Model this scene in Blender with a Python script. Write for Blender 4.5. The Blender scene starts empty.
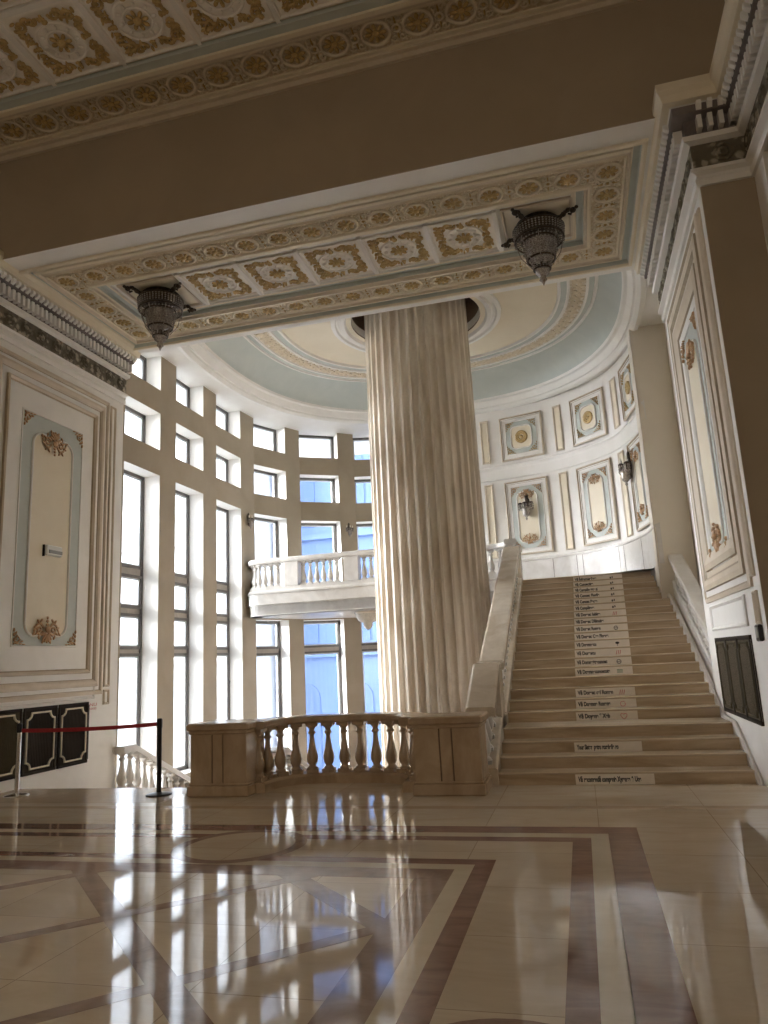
import bpy, math, random
from mathutils import Matrix, Vector
random.seed(7)
PI = math.pi
SC = bpy.context.scene
COL = SC.collection
sin, cos = math.sin, math.cos

# ------------------------------------------------------------------ materials
def new_mat(name):
    m = bpy.data.materials.new(name); m.use_nodes = True
    return m, m.node_tree, m.node_tree.nodes['Principled BSDF']

def mat(name, c1, c2=None, rough=.5, scale=3., detail=4., stretch=(1, 1, 1), bump=0., bscale=None, metal=0., spec=.5, lo=.35, hi=.65):
    m, nt, b = new_mat(name)
    b.inputs['Roughness'].default_value = rough
    b.inputs['Metallic'].default_value = metal
    b.inputs['Specular IOR Level'].default_value = spec
    if c2 is None:
        b.inputs['Base Color'].default_value = (*c1, 1)
    tc = nt.nodes.new('ShaderNodeTexCoord'); mp = nt.nodes.new('ShaderNodeMapping')
    mp.inputs['Scale'].default_value = stretch
    nt.links.new(tc.outputs['Object'], mp.inputs['Vector'])
    if c2 is not None:
        n = nt.nodes.new('ShaderNodeTexNoise'); n.inputs['Scale'].default_value = scale; n.inputs['Detail'].default_value = detail
        n.inputs['Roughness'].default_value = .6; n.inputs['Distortion'].default_value = .6
        r = nt.nodes.new('ShaderNodeValToRGB')
        r.color_ramp.elements[0].position = lo; r.color_ramp.elements[1].position = hi
        r.color_ramp.elements[0].color = (*c1, 1); r.color_ramp.elements[1].color = (*c2, 1)
        nt.links.new(mp.outputs[0], n.inputs['Vector']); nt.links.new(n.outputs[0], r.inputs[0]); nt.links.new(r.outputs[0], b.inputs['Base Color'])
    if bump:
        n2 = nt.nodes.new('ShaderNodeTexNoise'); n2.inputs['Scale'].default_value = bscale or scale * 4; n2.inputs['Detail'].default_value = 3
        bp = nt.nodes.new('ShaderNodeBump'); bp.inputs['Strength'].default_value = bump; bp.inputs['Distance'].default_value = .01
        nt.links.new(mp.outputs[0], n2.inputs['Vector']); nt.links.new(n2.outputs[0], bp.inputs['Height']); nt.links.new(bp.outputs[0], b.inputs['Normal'])
    return m

def carved(name, high, low, scale, rough=.6):
    """stucco carved with small leaf scrolls: cells raised by a bump, the grooves gilded, or darkened in the colour"""
    m, nt, b = new_mat(name)
    b.inputs['Roughness'].default_value = rough
    tc = nt.nodes.new('ShaderNodeTexCoord')
    v = nt.nodes.new('ShaderNodeTexVoronoi'); v.inputs['Scale'].default_value = scale
    nz = nt.nodes.new('ShaderNodeTexNoise'); nz.inputs['Scale'].default_value = scale * .6; nz.inputs['Distortion'].default_value = 1.5
    ad = nt.nodes.new('ShaderNodeMath'); ad.operation = 'ADD'
    nt.links.new(tc.outputs['Object'], v.inputs['Vector']); nt.links.new(tc.outputs['Object'], nz.inputs['Vector'])
    nt.links.new(v.outputs['Distance'], ad.inputs[0]); nt.links.new(nz.outputs[0], ad.inputs[1])
    r = nt.nodes.new('ShaderNodeValToRGB')
    r.color_ramp.elements[0].position = .75; r.color_ramp.elements[1].position = 1.15 if False else .98
    r.color_ramp.elements[0].color = (*high, 1); r.color_ramp.elements[1].color = (*low, 1)
    nt.links.new(ad.outputs[0], r.inputs[0]); nt.links.new(r.outputs[0], b.inputs['Base Color'])
    bp = nt.nodes.new('ShaderNodeBump'); bp.inputs['Strength'].default_value = .8; bp.inputs['Distance'].default_value = .03; bp.invert = True
    nt.links.new(ad.outputs[0], bp.inputs['Height']); nt.links.new(bp.outputs[0], b.inputs['Normal'])
    return m

def floor_marble(name, c1, c2, joint, rough, jx=.9, jy=.9, stretch=(1, 1, 1)):
    m, nt, b = new_mat(name)
    b.inputs['Roughness'].default_value = rough; b.inputs['Specular IOR Level'].default_value = .45
    tc = nt.nodes.new('ShaderNodeTexCoord'); mp = nt.nodes.new('ShaderNodeMapping'); mp.inputs['Scale'].default_value = stretch
    n = nt.nodes.new('ShaderNodeTexNoise'); n.inputs['Scale'].default_value = 2.2; n.inputs['Detail'].default_value = 8; n.inputs['Roughness'].default_value = .65; n.inputs['Distortion'].default_value = 1.2
    r = nt.nodes.new('ShaderNodeValToRGB'); r.color_ramp.elements[0].position = .3; r.color_ramp.elements[1].position = .7
    r.color_ramp.elements[0].color = (*c1, 1); r.color_ramp.elements[1].color = (*c2, 1)
    nt.links.new(tc.outputs['Object'], mp.inputs['Vector']); nt.links.new(mp.outputs[0], n.inputs['Vector']); nt.links.new(n.outputs[0], r.inputs[0])
    out = r.outputs[0]
    if joint:
        br = nt.nodes.new('ShaderNodeTexBrick'); br.offset = 0
        br.inputs['Color1'].default_value = (1, 1, 1, 1); br.inputs['Color2'].default_value = (.9, .9, .9, 1); br.inputs['Mortar'].default_value = (.62, .58, .55, 1)
        br.inputs['Scale'].default_value = 1; br.inputs['Mortar Size'].default_value = .004; br.inputs['Brick Width'].default_value = jx; br.inputs['Row Height'].default_value = jy
        nt.links.new(tc.outputs['Object'], br.inputs['Vector'])
        mx = nt.nodes.new('ShaderNodeMixRGB'); mx.blend_type = 'MULTIPLY'; mx.inputs[0].default_value = 1
        nt.links.new(out, mx.inputs[1]); nt.links.new(br.outputs[0], mx.inputs[2]); out = mx.outputs[0]
    nt.links.new(out, b.inputs['Base Color'])
    return m

def glass_mat(name, tint, refl):
    m = bpy.data.materials.new(name); m.use_nodes = True; nt = m.node_tree
    nt.nodes.clear()
    o = nt.nodes.new('ShaderNodeOutputMaterial'); t = nt.nodes.new('ShaderNodeBsdfTransparent'); g = nt.nodes.new('ShaderNodeBsdfGlossy'); mx = nt.nodes.new('ShaderNodeMixShader')
    t.inputs[0].default_value = (*tint, 1); g.inputs['Roughness'].default_value = .02; mx.inputs[0].default_value = refl
    nt.links.new(t.outputs[0], mx.inputs[1]); nt.links.new(g.outputs[0], mx.inputs[2]); nt.links.new(mx.outputs[0], o.inputs[0])
    return m

STUCCO = mat('white_stucco', (.77, .745, .695), (.81, .785, .74), .6, 2.)
CREAM = mat('cream_paint', (.74, .655, .50), (.77, .69, .54), .6, 1.5)
PLAIN = mat('beige_wall_paint', (.78, .72, .62), (.81, .75, .65), .7, 1.2)
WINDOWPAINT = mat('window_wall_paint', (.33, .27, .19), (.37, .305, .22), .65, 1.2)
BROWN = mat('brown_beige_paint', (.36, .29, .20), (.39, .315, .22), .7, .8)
BLUE = mat('grey_blue_paint', (.47, .505, .47), (.51, .54, .50), .6, 2.)
TAUPE = mat('taupe_molding', (.60, .51, .39), (.66, .57, .45), .5, 3.)
MOLDLINE = mat('brown_molding_line', (.36, .285, .19), (.44, .36, .25), .5, 6.)
GOLD = mat('gilding', (.46, .31, .12), (.62, .45, .20), .42, 14., metal=.1)
DULLGOLD = mat('dull_gilding', (.42, .28, .12), (.52, .37, .18), .5, 14., metal=.2)
ROSE = mat('rosy_gilding', (.48, .30, .18), (.60, .40, .22), .5, 14., metal=.2)
FRIEZE = carved('carved_frieze', (.80, .72, .58), (.66, .55, .38), 24.)
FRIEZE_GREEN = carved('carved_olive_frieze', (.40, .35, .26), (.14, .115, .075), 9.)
COFFERGROUND = mat('coffer_ground', (.84, .80, .73), (.88, .84, .78), .6, 6.)
MARBLE_W = mat('white_marble', (.60, .56, .51), (.72, .69, .65), .28, 2.2, 9., bump=0)
MARBLE_B = mat('grey_balcony_marble', (.47, .44, .40), (.60, .575, .535), .3, 2.2, 9.)
MARBLE_COL = mat('column_marble', (.56, .465, .355), (.80, .73, .63), .42, 1.6, 9., stretch=(1, 1, .35))
MARBLE_T = mat('tan_marble', (.40, .29, .185), (.56, .44, .31), .22, 2.4, 9., stretch=(1, 1, .6))
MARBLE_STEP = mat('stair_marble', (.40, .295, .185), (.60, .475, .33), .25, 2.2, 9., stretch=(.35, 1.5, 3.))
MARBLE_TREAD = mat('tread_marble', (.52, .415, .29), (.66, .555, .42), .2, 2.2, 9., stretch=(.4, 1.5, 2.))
SEAM = mat('dark_seam', (.16, .10, .06), None, .6)
FLOOR = floor_marble('floor_cream_marble', (.65, .54, .405), (.77, .675, .545), True, .045, 1.05, .93, (.5, 1.6, 1))
FLOOR_RED = floor_marble('floor_red_marble', (.20, .105, .08), (.34, .20, .155), False, .07, stretch=(.8, 3, 1))
FLOOR_GREY = floor_marble('floor_grey_rose_marble', (.27, .185, .15), (.42, .31, .26), False, .07, stretch=(1.5, 2, 1))
FLOOR_WHITE = floor_marble('floor_white_marble', (.66, .58, .44), (.76, .69, .56), False, .06, stretch=(1, 2, 1))
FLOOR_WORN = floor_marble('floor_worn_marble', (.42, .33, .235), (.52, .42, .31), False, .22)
IRON = mat('dark_bronze', (.035, .025, .018), (.09, .065, .045), .45, 20., metal=.6)
CRYSTAL = mat('smoky_crystal', (.26, .22, .19), (.56, .51, .46), .12, 40., metal=.3)
GRILLE = mat('grille_brown', (.016, .011, .007), (.030, .020, .012), .7, 30., stretch=(8, 8, .5), spec=.2)
GRILLE_OLIVE = mat('grille_olive_mesh', (.06, .048, .024), (.085, .068, .036), .7, 60., spec=.2)
GRILLE_WIRE = mat('grille_mesh', (.14, .12, .09), (.30, .26, .20), .5, 90.)
BRASS_PALE = mat('pale_brass', (.62, .54, .40), (.70, .62, .47), .4, 9., metal=.3)
FRAME = mat('grey_window_frame', (.115, .105, .10), (.15, .138, .13), .45, 6.)
FRAMEBAND = mat('window_transom_band', (.36, .32, .27), (.42, .37, .32), .5, 6.)
SASH = mat('pale_sash', (.62, .64, .66), None, .5)
GLASS = glass_mat('clear_glass', (.95, .97, 1.), .04)
CHROME = mat('brushed_steel', (.55, .52, .48), (.62, .59, .55), .25, 30., metal=1.)
BLACKMETAL = mat('black_metal', (.025, .022, .02), None, .35, metal=.5)
RED = mat('red_webbing', (.32, .012, .018), (.40, .02, .025), .7, 60.)
PAPER = mat('white_sticker_vinyl', (.84, .77, .68), (.88, .81, .72), .5, 9.)
INK = mat('black_ink', (.03, .025, .022), None, .6)
INKRED = mat('red_ink', (.55, .12, .10), None, .6)
INKGREEN = mat('green_ink', (.14, .26, .17), None, .6)
WHITEPLASTIC = mat('white_plastic', (.74, .74, .70), None, .4)
GREYPLASTIC = mat('grey_plastic', (.30, .30, .28), None, .4)
CANDLE = mat('ivory_candle', (.80, .76, .66), None, .5)
EXTW = mat('exterior_white_stone', (.74, .76, .78), (.80, .82, .84), .9, 1.)
EXTB = mat('exterior_blue_render', (.115, .185, .36), (.13, .205, .385), .8, .6)
EXTB2 = mat('exterior_blue_glass', (.09, .155, .32), (.10, .17, .34), .6, .5)
EXTG = mat('exterior_paving', (.42, .42, .42), (.5, .5, .5), .9, .5)

# ------------------------------------------------------------------ mesh builder
class G:
    def __init__(s): s.v = []; s.f = []; s.m = []; s.s = []
    def add(s, vs, fs, mi=0, smooth=False):
        o = len(s.v); s.v += [tuple(p) for p in vs]
        for f in fs: s.f.append(tuple(i + o for i in f)); s.m.append(mi); s.s.append(smooth)
    def quad(s, a, b, c, d, mi=0): s.add([a, b, c, d], [(0, 1, 2, 3)], mi)
    def hexa(s, p, mi=0):
        """p: four bottom points then four top points"""
        s.add(p, [(3, 2, 1, 0), (4, 5, 6, 7), (0, 1, 5, 4), (1, 2, 6, 5), (2, 3, 7, 6), (3, 0, 4, 7)], mi)
    def box(s, x0, x1, y0, y1, z0, z1, mi=0):
        s.hexa([(x0, y0, z0), (x1, y0, z0), (x1, y1, z0), (x0, y1, z0), (x0, y0, z1), (x1, y0, z1), (x1, y1, z1), (x0, y1, z1)], mi)
    def bbox(s, x0, x1, y0, y1, z0, z1, b=.01, mi=0):
        """box with chamfered vertical and top edges"""
        def ring(i, z): return [(x0 + i, y0 + b, z), (x0 + b, y0 + i, z), (x1 - b, y0 + i, z), (x1 - i, y0 + b, z), (x1 - i, y1 - b, z), (x1 - b, y1 - i, z), (x0 + b, y1 - i, z), (x0 + i, y1 - b, z)]
        def ringi(z): return [(x0 + b, y0 + 2 * b, z), (x0 + 2 * b, y0 + b, z), (x1 - 2 * b, y0 + b, z), (x1 - b, y0 + 2 * b, z), (x1 - b, y1 - 2 * b, z), (x1 - 2 * b, y1 - b, z), (x0 + 2 * b, y1 - b, z), (x0 + b, y1 - 2 * b, z)]
        R = [ringi(z0), ring(0, z0 + b), ring(0, z1 - b), ringi(z1)]
        s.grid(R, closed=True, mi=mi); s.caps(R[0], R[-1], mi)
    def caps(s, a, b, mi=0):
        n = len(a); s.add(a, [tuple(range(n - 1, -1, -1))], mi); s.add(b, [tuple(range(n))], mi)
    def grid(s, rows, closed=False, loop=False, mi=0, smooth=False):
        n = len(rows[0]); vs = [p for r in rows for p in r]; fs = []
        R = len(rows)
        for i in range(R if loop else R - 1):
            i2 = (i + 1) % R
            for j in range(n if closed else n - 1):
                k = (j + 1) % n; fs.append((i * n + j, i * n + k, i2 * n + k, i2 * n + j))
        s.add(vs, fs, mi, smooth)
    def lathe(s, prof, seg=16, c=(0, 0, 0), mi=0, smooth=True, cap=True):
        rows = [[(c[0] + r * cos(2 * PI * j / seg), c[1] + r * sin(2 * PI * j / seg), c[2] + z) for j in range(seg)] for r, z in prof]
        s.grid(rows, closed=True, mi=mi, smooth=smooth)
        if cap: s.caps(rows[0], rows[-1], mi)
    def tube(s, path, r, seg=6, closed=False, mi=0, smooth=True):
        P = [Vector(p) for p in path]; n = len(P); rows = []
        up = Vector((0, 0, 1))
        for i in range(n):
            a = P[(i - 1) % n] if (closed or i > 0) else P[i]; b = P[(i + 1) % n] if (closed or i < n - 1) else P[i]
            t = (b - a); t = t.normalized() if t.length > 1e-9 else Vector((0, 0, 1))
            u = t.cross(up)
            if u.length < 1e-3: u = t.cross(Vector((0, 1, 0)))
            u.normalize(); w = u.cross(t)
            rr = r[i] if isinstance(r, (list, tuple)) else r
            rows.append([tuple(P[i] + rr * (cos(2 * PI * j / seg) * u + sin(2 * PI * j / seg) * w)) for j in range(seg)])
        s.grid(rows, closed=True, loop=closed, mi=mi, smooth=smooth)
        if not closed: s.caps(rows[0], rows[-1], mi)
    def ell(s, c, rx, ry, rz, ang=0., mi=0, seg=8, rings=5):
        """ellipsoid turned by ang in the XZ plane (panel space)"""
        rows = []
        ca, sa = cos(ang), sin(ang)
        for i in range(rings + 1):
            ph = -PI / 2 + PI * i / rings; row = []
            for j in range(seg):
                th = 2 * PI * j / seg
                x = rx * sin(ph); y = ry * cos(ph) * cos(th); z = rz * cos(ph) * sin(th)
                row.append((c[0] + x * ca - z * sa, c[1] + y, c[2] + x * sa + z * ca))
            rows.append(row)
        s.grid(rows, closed=True, mi=mi, smooth=True)
    def ringsweep(s, path, prof, mi=0, smooth=False):
        """closed path in XZ (counter-clockwise), prof = (inset, out[, mat]); out is towards -Y"""
        n = len(path); N = []
        for i in range(n):
            a = Vector(path[i - 1]); b = Vector(path[i]); c = Vector(path[(i + 1) % n])
            d1 = (b - a).normalized(); d2 = (c - b).normalized()
            n1 = Vector((-d1.y, d1.x)); n2 = Vector((-d2.y, d2.x)); m = n1 + n2
            m = m.normalized() if m.length > 1e-6 else n1
            N.append(m / max(.35, m.dot(n1)))
        rows = [[(path[i][0] + N[i].x * q[0], -q[1], path[i][1] + N[i].y * q[0]) for i in range(n)] for q in prof]
        for k in range(len(rows) - 1):
            s.grid(rows[k:k + 2], closed=True, mi=prof[k + 1][2] if len(prof[k + 1]) > 2 else mi, smooth=smooth)
        return rows
    def build(s, name, mats, parent=None, fixn=False):
        me = bpy.data.meshes.new(name); me.from_pydata(s.v, [], s.f)
        if not isinstance(mats, (list, tuple)): mats = [mats]
        for m in mats: me.materials.append(m)
        me.polygons.foreach_set('material_index', s.m); me.polygons.foreach_set('use_smooth', s.s)
        if fixn:
            import bmesh
            b = bmesh.new(); b.from_mesh(me); bmesh.ops.recalc_face_normals(b, faces=b.faces); b.to_mesh(me); b.free()
        me.update()
        o = bpy.data.objects.new(name, me); COL.objects.link(o)
        if parent: o.parent = parent
        return o

def tag(o, label, cat, group=None):
    o['label'] = label; o['category'] = cat
    if group: o['group'] = group
    return o
def empty(name, loc=(0, 0, 0), rot=(0, 0, 0)):
    o = bpy.data.objects.new(name, None); COL.objects.link(o); o.location = loc; o.rotation_euler = rot; o.empty_display_size = .1
    return o
def struct(o): o['kind'] = 'structure'; return o
def dup(o, parent=None):
    c = o.copy(); COL.objects.link(c); c.parent = parent
    for ch in list(o.children): dup(ch, c)
    return c
def inst(src, name, parent, loc=(0, 0, 0), rot=(0, 0, 0), scale=(1, 1, 1)):
    o = bpy.data.objects.new(name, src if isinstance(src, bpy.types.Mesh) else src.data); COL.objects.link(o); o.parent = parent
    o.location = loc; o.rotation_euler = rot; o.scale = scale
    return o
def mesh_only(g, name, mats):
    o = g.build(name, mats); me = o.data; bpy.data.objects.remove(o); return me

def arc_rect(x0, x1, z0, z1, r, seg=6):
    P = []
    for cx, cz, a0 in ((x1 - r, z0 + r, -PI / 2), (x1 - r, z1 - r, 0), (x0 + r, z1 - r, PI / 2), (x0 + r, z0 + r, PI)):
        for k in range(seg + 1):
            a = a0 + PI / 2 * k / seg; P.append((cx + r * cos(a), cz + r * sin(a)))
    return P
def notch_rect(x0, x1, z0, z1, r, seg=5):
    """rectangle with scooped (concave) corners"""
    P = []
    for cx, cz, a0 in ((x1, z0, PI), (x1, z1, 1.5 * PI), (x0, z1, 0), (x0, z0, .5 * PI)):
        for k in range(seg + 1):
            a = a0 - PI / 2 * k / seg; P.append((cx + r * cos(a), cz + r * sin(a)))
    return P
def rect(x0, x1, z0, z1): return [(x0, z0), (x1, z0), (x1, z1), (x0, z1)]

def sweep(g, path, prof, closed=False, mi=0, side=1, smooth=False, ends=True):
    """plan path (x,y); prof (offset, z[, mat]); offset goes to the left of the path times side"""
    n = len(path); N = []
    for i in range(n):
        a = Vector(path[i - 1]) if (closed or i > 0) else None; b = Vector(path[i]); c = Vector(path[(i + 1) % n]) if (closed or i < n - 1) else None
        d1 = (b - a).normalized() if a is not None else None; d2 = (c - b).normalized() if c is not None else None
        d1 = d1 or d2; d2 = d2 or d1
        n1 = Vector((-d1.y, d1.x)); n2 = Vector((-d2.y, d2.x)); m = (n1 + n2).normalized(); N.append(m * side / max(.3, m.dot(n1)))
    rows = [[(path[i][0] + N[i].x * q[0], path[i][1] + N[i].y * q[0], q[1]) for i in range(n)] for q in prof]
    for k in range(len(rows) - 1):
        g.grid(rows[k:k + 2], closed=closed, mi=prof[k + 1][2] if len(prof[k + 1]) > 2 else mi, smooth=smooth)
    if ends and not closed:
        for i in (0, n - 1): g.add([r[i] for r in rows], [tuple(range(len(rows)))], mi)

def catmull(P, n=12):
    P = [Vector(p) for p in P]; P = [2 * P[0] - P[1]] + P + [2 * P[-1] - P[-2]]; o = []
    for i in range(1, len(P) - 2):
        for k in range(n):
            u = k / n; a, b, c, d = P[i - 1:i + 3]
            o.append(.5 * ((2 * b) + (c - a) * u + (2 * a - 5 * b + 4 * c - d) * u * u + (3 * b - a - 3 * c + d) * u ** 3))
    o.append(P[-2]); return o

def supere(cx, cy, a, b, n, k, seg=96):
    P = []
    for i in range(seg):
        t = 2 * PI * i / seg; c, s = cos(t), sin(t)
        r = (abs(c) ** n + abs(s) ** n) ** (-1 / n)
        P.append((cx + a * k * r * c, cy + b * k * r * s))
    return P

# ------------------------------------------------------------------ camera
cam_d = bpy.data.cameras.new('camera'); cam = bpy.data.objects.new('camera', cam_d); COL.objects.link(cam)
cam_d.sensor_fit = 'VERTICAL'; cam_d.sensor_height = 24; cam_d.lens = 729.42 * 24 / 1024; cam_d.clip_start = .05; cam_d.clip_end = 400
MW = Matrix(((.96527423, .256563, -.04920459), (-.09809065, .18138747, -.97850744), (-.24212371, .94935453, .20025508)))
right, down, fwd = Vector(MW[0]), Vector(MW[1]), Vector(MW[2])
cm = Matrix((right, -down, -fwd)).transposed().to_4x4(); cm.translation = Vector((0, 0, 1.6)); cam.matrix_world = cm
SC.camera = cam

JL, JR = -8.33, 1.88          # inner faces of the two jambs
Y0, Y1 = 8.4, 12.1            # near and far faces of the opening
SOF = 7.9                     # soffit of the beam
HC = 9.75                     # hall ceiling
XC = -3.22                    # axis of symmetry
RC = 8.55                     # flat ceiling by the windows
LOWZ = -3.3

# ------------------------------------------------------------------ setting: floor
g = G()
bulge = [(-2.0 - .0, 9.75)] + [(-3.2 + 1.28 * abs(cos(t)) ** .77 * (1 if cos(t) > 0 else -1), 9.3 + 1.12 * abs(sin(t)) ** .77) for t in [PI * k / 20 for k in range(5, 16)]] + [(-4.4, 9.75)]
outl = [(-9.3, -9.5), (2.75, -9.5), (2.75, 9.75), (-1.2, 9.75)] + bulge + [(-5.1, 9.72), (-9.3, 9.72)]
n = len(outl)
g.add([(x, y, 0) for x, y in outl], [tuple(range(n))]); g.add([(x, y, -.35) for x, y in outl], [tuple(range(n - 1, -1, -1))])
g.grid([[(x, y, -.35) for x, y in outl], [(x, y, 0) for x, y in outl]], closed=True)
floor = struct(g.build('floor', FLOOR))

def inlay(name, polys, m, z):
    gg = G()
    for P in polys:
        k = len(P); gg.add([(x, y, z) for x, y in P], [tuple(range(k))])
        gg.grid([[(x, y, 0) for x, y in P], [(x, y, z) for x, y in P]], closed=True)
    return gg.build(name, m, floor)
def frame_polys(xl, xr, yb, yt, w):
    """a border band open towards the camera side (its near part lies far behind)"""
    return [[(xr - w, yb), (xr, yb), (xr, yt), (xr - w, yt - w)], [(xl, yb), (xl + w, yb), (xl + w, yt - w), (xl, yt)], [(xl, yt), (xl + w, yt - w), (xr - w, yt - w), (xr, yt)], [(xl, yb - w), (xr, yb - w), (xr, yb), (xl, yb)]]
A2 = 2 * XC
inlay('inlay_border', frame_polys(A2 - .33, .33, -4.5, 7.45, .26), FLOOR_RED, .0008)
inlay('inlay_border', frame_polys(A2 - .075, .075, -4.25, 7.19, .15), FLOOR_WHITE, .0008)
inlay('inlay_border', frame_polys(A2 + .075, -.075, -4.1, 7.04, .155), FLOOR_RED, .0008)
inlay('inlay_border', frame_polys(A2 + .82, -.82, -3.35, 6.28, .15), FLOOR_RED, .0008)
inlay('inlay_border', frame_polys(A2 + .97, -.97, -3.2, 6.13, .14), FLOOR_WHITE, .0008)
inlay('inlay_border', frame_polys(A2 + 1.11, -1.11, -3.06, 5.99, .26), FLOOR_GREY, .0008)
def clip(P, xl, xr, yb, yt):
    for ax, lim, sg in ((0, xl, 1), (0, xr, -1), (1, yb, 1), (1, yt, -1)):
        o = []
        for i in range(len(P)):
            a, b = P[i - 1], P[i]; da, db = sg * (a[ax] - lim), sg * (b[ax] - lim)
            if (da >= 0) != (db >= 0):
                t = da / (da - db); o.append((a[0] + t * (b[0] - a[0]), a[1] + t * (b[1] - a[1])))
            if db >= 0: o.append(b)
        P = o
        if not P: break
    return P
lat = []
for k in range(-4, 4):
    c = 1.5 + 1.88 * k      # lines x + y = c
    P = clip([(-20, c - .12 + 20), (20, c - .12 - 20), (20, c + .12 - 20), (-20, c + .12 + 20)], A2 + 1.37, -1.37, -2.8, 5.73)
    if len(P) > 2: lat.append(P)
    c2 = 1.5 - A2 + 1.88 * k    # lines y - x = c2
    P = clip([(-20, c2 - .09 - 20), (20, c2 - .09 + 20), (20, c2 + .09 + 20), (-20, c2 + .09 - 20)], A2 + 1.37, -1.37, -2.8, 5.73)
    if len(P) > 2: lat.append(P)
inlay('inlay_lattice', lat[0::2], FLOOR_GREY, .0006); inlay('inlay_lattice', lat[1::2], FLOOR_GREY, .0009)
def disc(cx, cy, r, n=40): return [(cx + r * cos(2 * PI * k / n), cy + r * sin(2 * PI * k / n)) for k in range(n)]
for cx, cy, r in ((XC, 6.62, .62), (-.45, 3.15, .52), (A2 + .45, 3.15, .52)):
    inlay('inlay_roundel', [disc(cx, cy, r)], FLOOR_GREY, .0011); inlay('inlay_roundel', [disc(cx, cy, r - .11)], FLOOR, .0014)
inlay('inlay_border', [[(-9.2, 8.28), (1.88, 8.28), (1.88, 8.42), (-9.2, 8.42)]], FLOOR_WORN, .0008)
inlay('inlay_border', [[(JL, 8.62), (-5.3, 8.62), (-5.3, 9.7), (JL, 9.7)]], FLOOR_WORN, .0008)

g = G(); g.box(-9.3, 3, 9.6, 22.5, LOWZ - .3, LOWZ); struct(g.build('floor', FLOOR_RED)).name = 'floor_lower'

# ------------------------------------------------------------------ setting: hall shell, jambs, beam
g = G(); g.box(JR, 3.0, Y0 + .001, Y1, LOWZ, RC + .4, 0); struct(g.build('wall_right', STUCCO))
g = G(); g.box(-9.4, JL, Y0 + .001, Y1, LOWZ, RC + .4, 0); struct(g.build('wall_left', STUCCO))
g = G()
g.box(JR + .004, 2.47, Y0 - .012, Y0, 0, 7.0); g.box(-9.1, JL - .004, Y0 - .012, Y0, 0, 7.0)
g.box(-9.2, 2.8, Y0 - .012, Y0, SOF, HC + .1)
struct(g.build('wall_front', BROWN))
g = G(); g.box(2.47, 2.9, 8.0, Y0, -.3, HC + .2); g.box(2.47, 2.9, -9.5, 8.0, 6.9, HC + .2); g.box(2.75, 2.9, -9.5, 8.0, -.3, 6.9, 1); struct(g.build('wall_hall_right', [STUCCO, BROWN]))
g = G(); g.box(-9.4, -9.1, -9.5, Y0, -.3, HC + .2); struct(g.build('wall_hall_left', STUCCO))
g = G(); g.box(-9.4, 2.9, -9.8, -9.5, -.3, HC + .2); struct(g.build('wall_hall_back', STUCCO))
g = G(); g.box(-9.4, 2.9, -9.8, Y0, HC, HC + .2); struct(g.build('ceiling', CREAM))
g = G(); g.box(-9.3, 3, 9.6, 9.7, LOWZ - .3, -.30); struct(g.build('wall_lower', STUCCO))
# beam soffit: nested rectangles, mitred
def nest(name, rects, mats):
    gg = G(); rows = [[(a, c, z), (b, c, z), (b, d, z), (a, d, z)] for a, b, c, d, z, _ in rects]
    for k in range(len(rows) - 1): gg.grid(rows[k:k + 2], closed=True, mi=rects[k + 1][5])
    gg.add(rows[-1], [(0, 1, 2, 3)], rects[-1][5])
    return gg
S, c_, t_, b_, f_, w_ = SOF, 1, 2, 3, 4, 0
def R_(dx0, dx1, y0, y1, dz, m): return (-8.33 + dx0, 1.88 - dx1, y0, y1, S + dz, m)
rects = [(JL - .3, JR + .3, Y0, Y1, S, 0), R_(.30, .42, 8.74, 11.92, 0, 0), R_(.31, .43, 8.75, 11.91, -.03, 1), R_(.35, .47, 8.80, 11.86, -.035, 1), R_(.37, .49, 8.82, 11.84, .0, 1),
         R_(.375, .495, 8.83, 11.83, .07, 3), R_(.47, .58, 8.90, 11.76, .075, 3), R_(.49, .60, 8.92, 11.74, .02, 1), R_(.53, .62, 8.97, 11.70, .012, 1), R_(.55, .64, 9.00, 11.68, .045, 2), R_(.57, .66, 9.05, 11.63, .04, 2),
         R_(.585, .67, 9.08, 11.60, .02, 1), R_(.60, .69, 9.11, 11.57, .045, 1), R_(1.00, 1.10, 9.53, 11.22, .045, 4), R_(1.02, 1.12, 9.55, 11.2, .015, 1), R_(1.06, 1.16, 9.59, 11.15, .01, 1),
         R_(1.08, 1.18, 9.61, 11.12, .05, 2), R_(1.12, 1.21, 9.64, 11.09, .055, 2), R_(1.125, 1.215, 9.645, 11.085, .13, 3), R_(1.22, 1.31, 9.70, 11.0, .135, 3), R_(1.24, 1.33, 9.72, 10.98, .10, 1), R_(1.28, 1.38, 9.76, 10.93, .10, 1), R_(1.29, 1.39, 9.77, 10.92, .13, 0)]
beam = nest('b', rects, None)
beam.quad((JL - .3, Y1, S), (JR + .3, Y1, S), (JR + .3, Y1, HC), (JL - .3, Y1, HC), 0)
o = struct(beam.build('wall_beam', [STUCCO, CREAM, TAUPE, BLUE, FRIEZE]))

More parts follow.
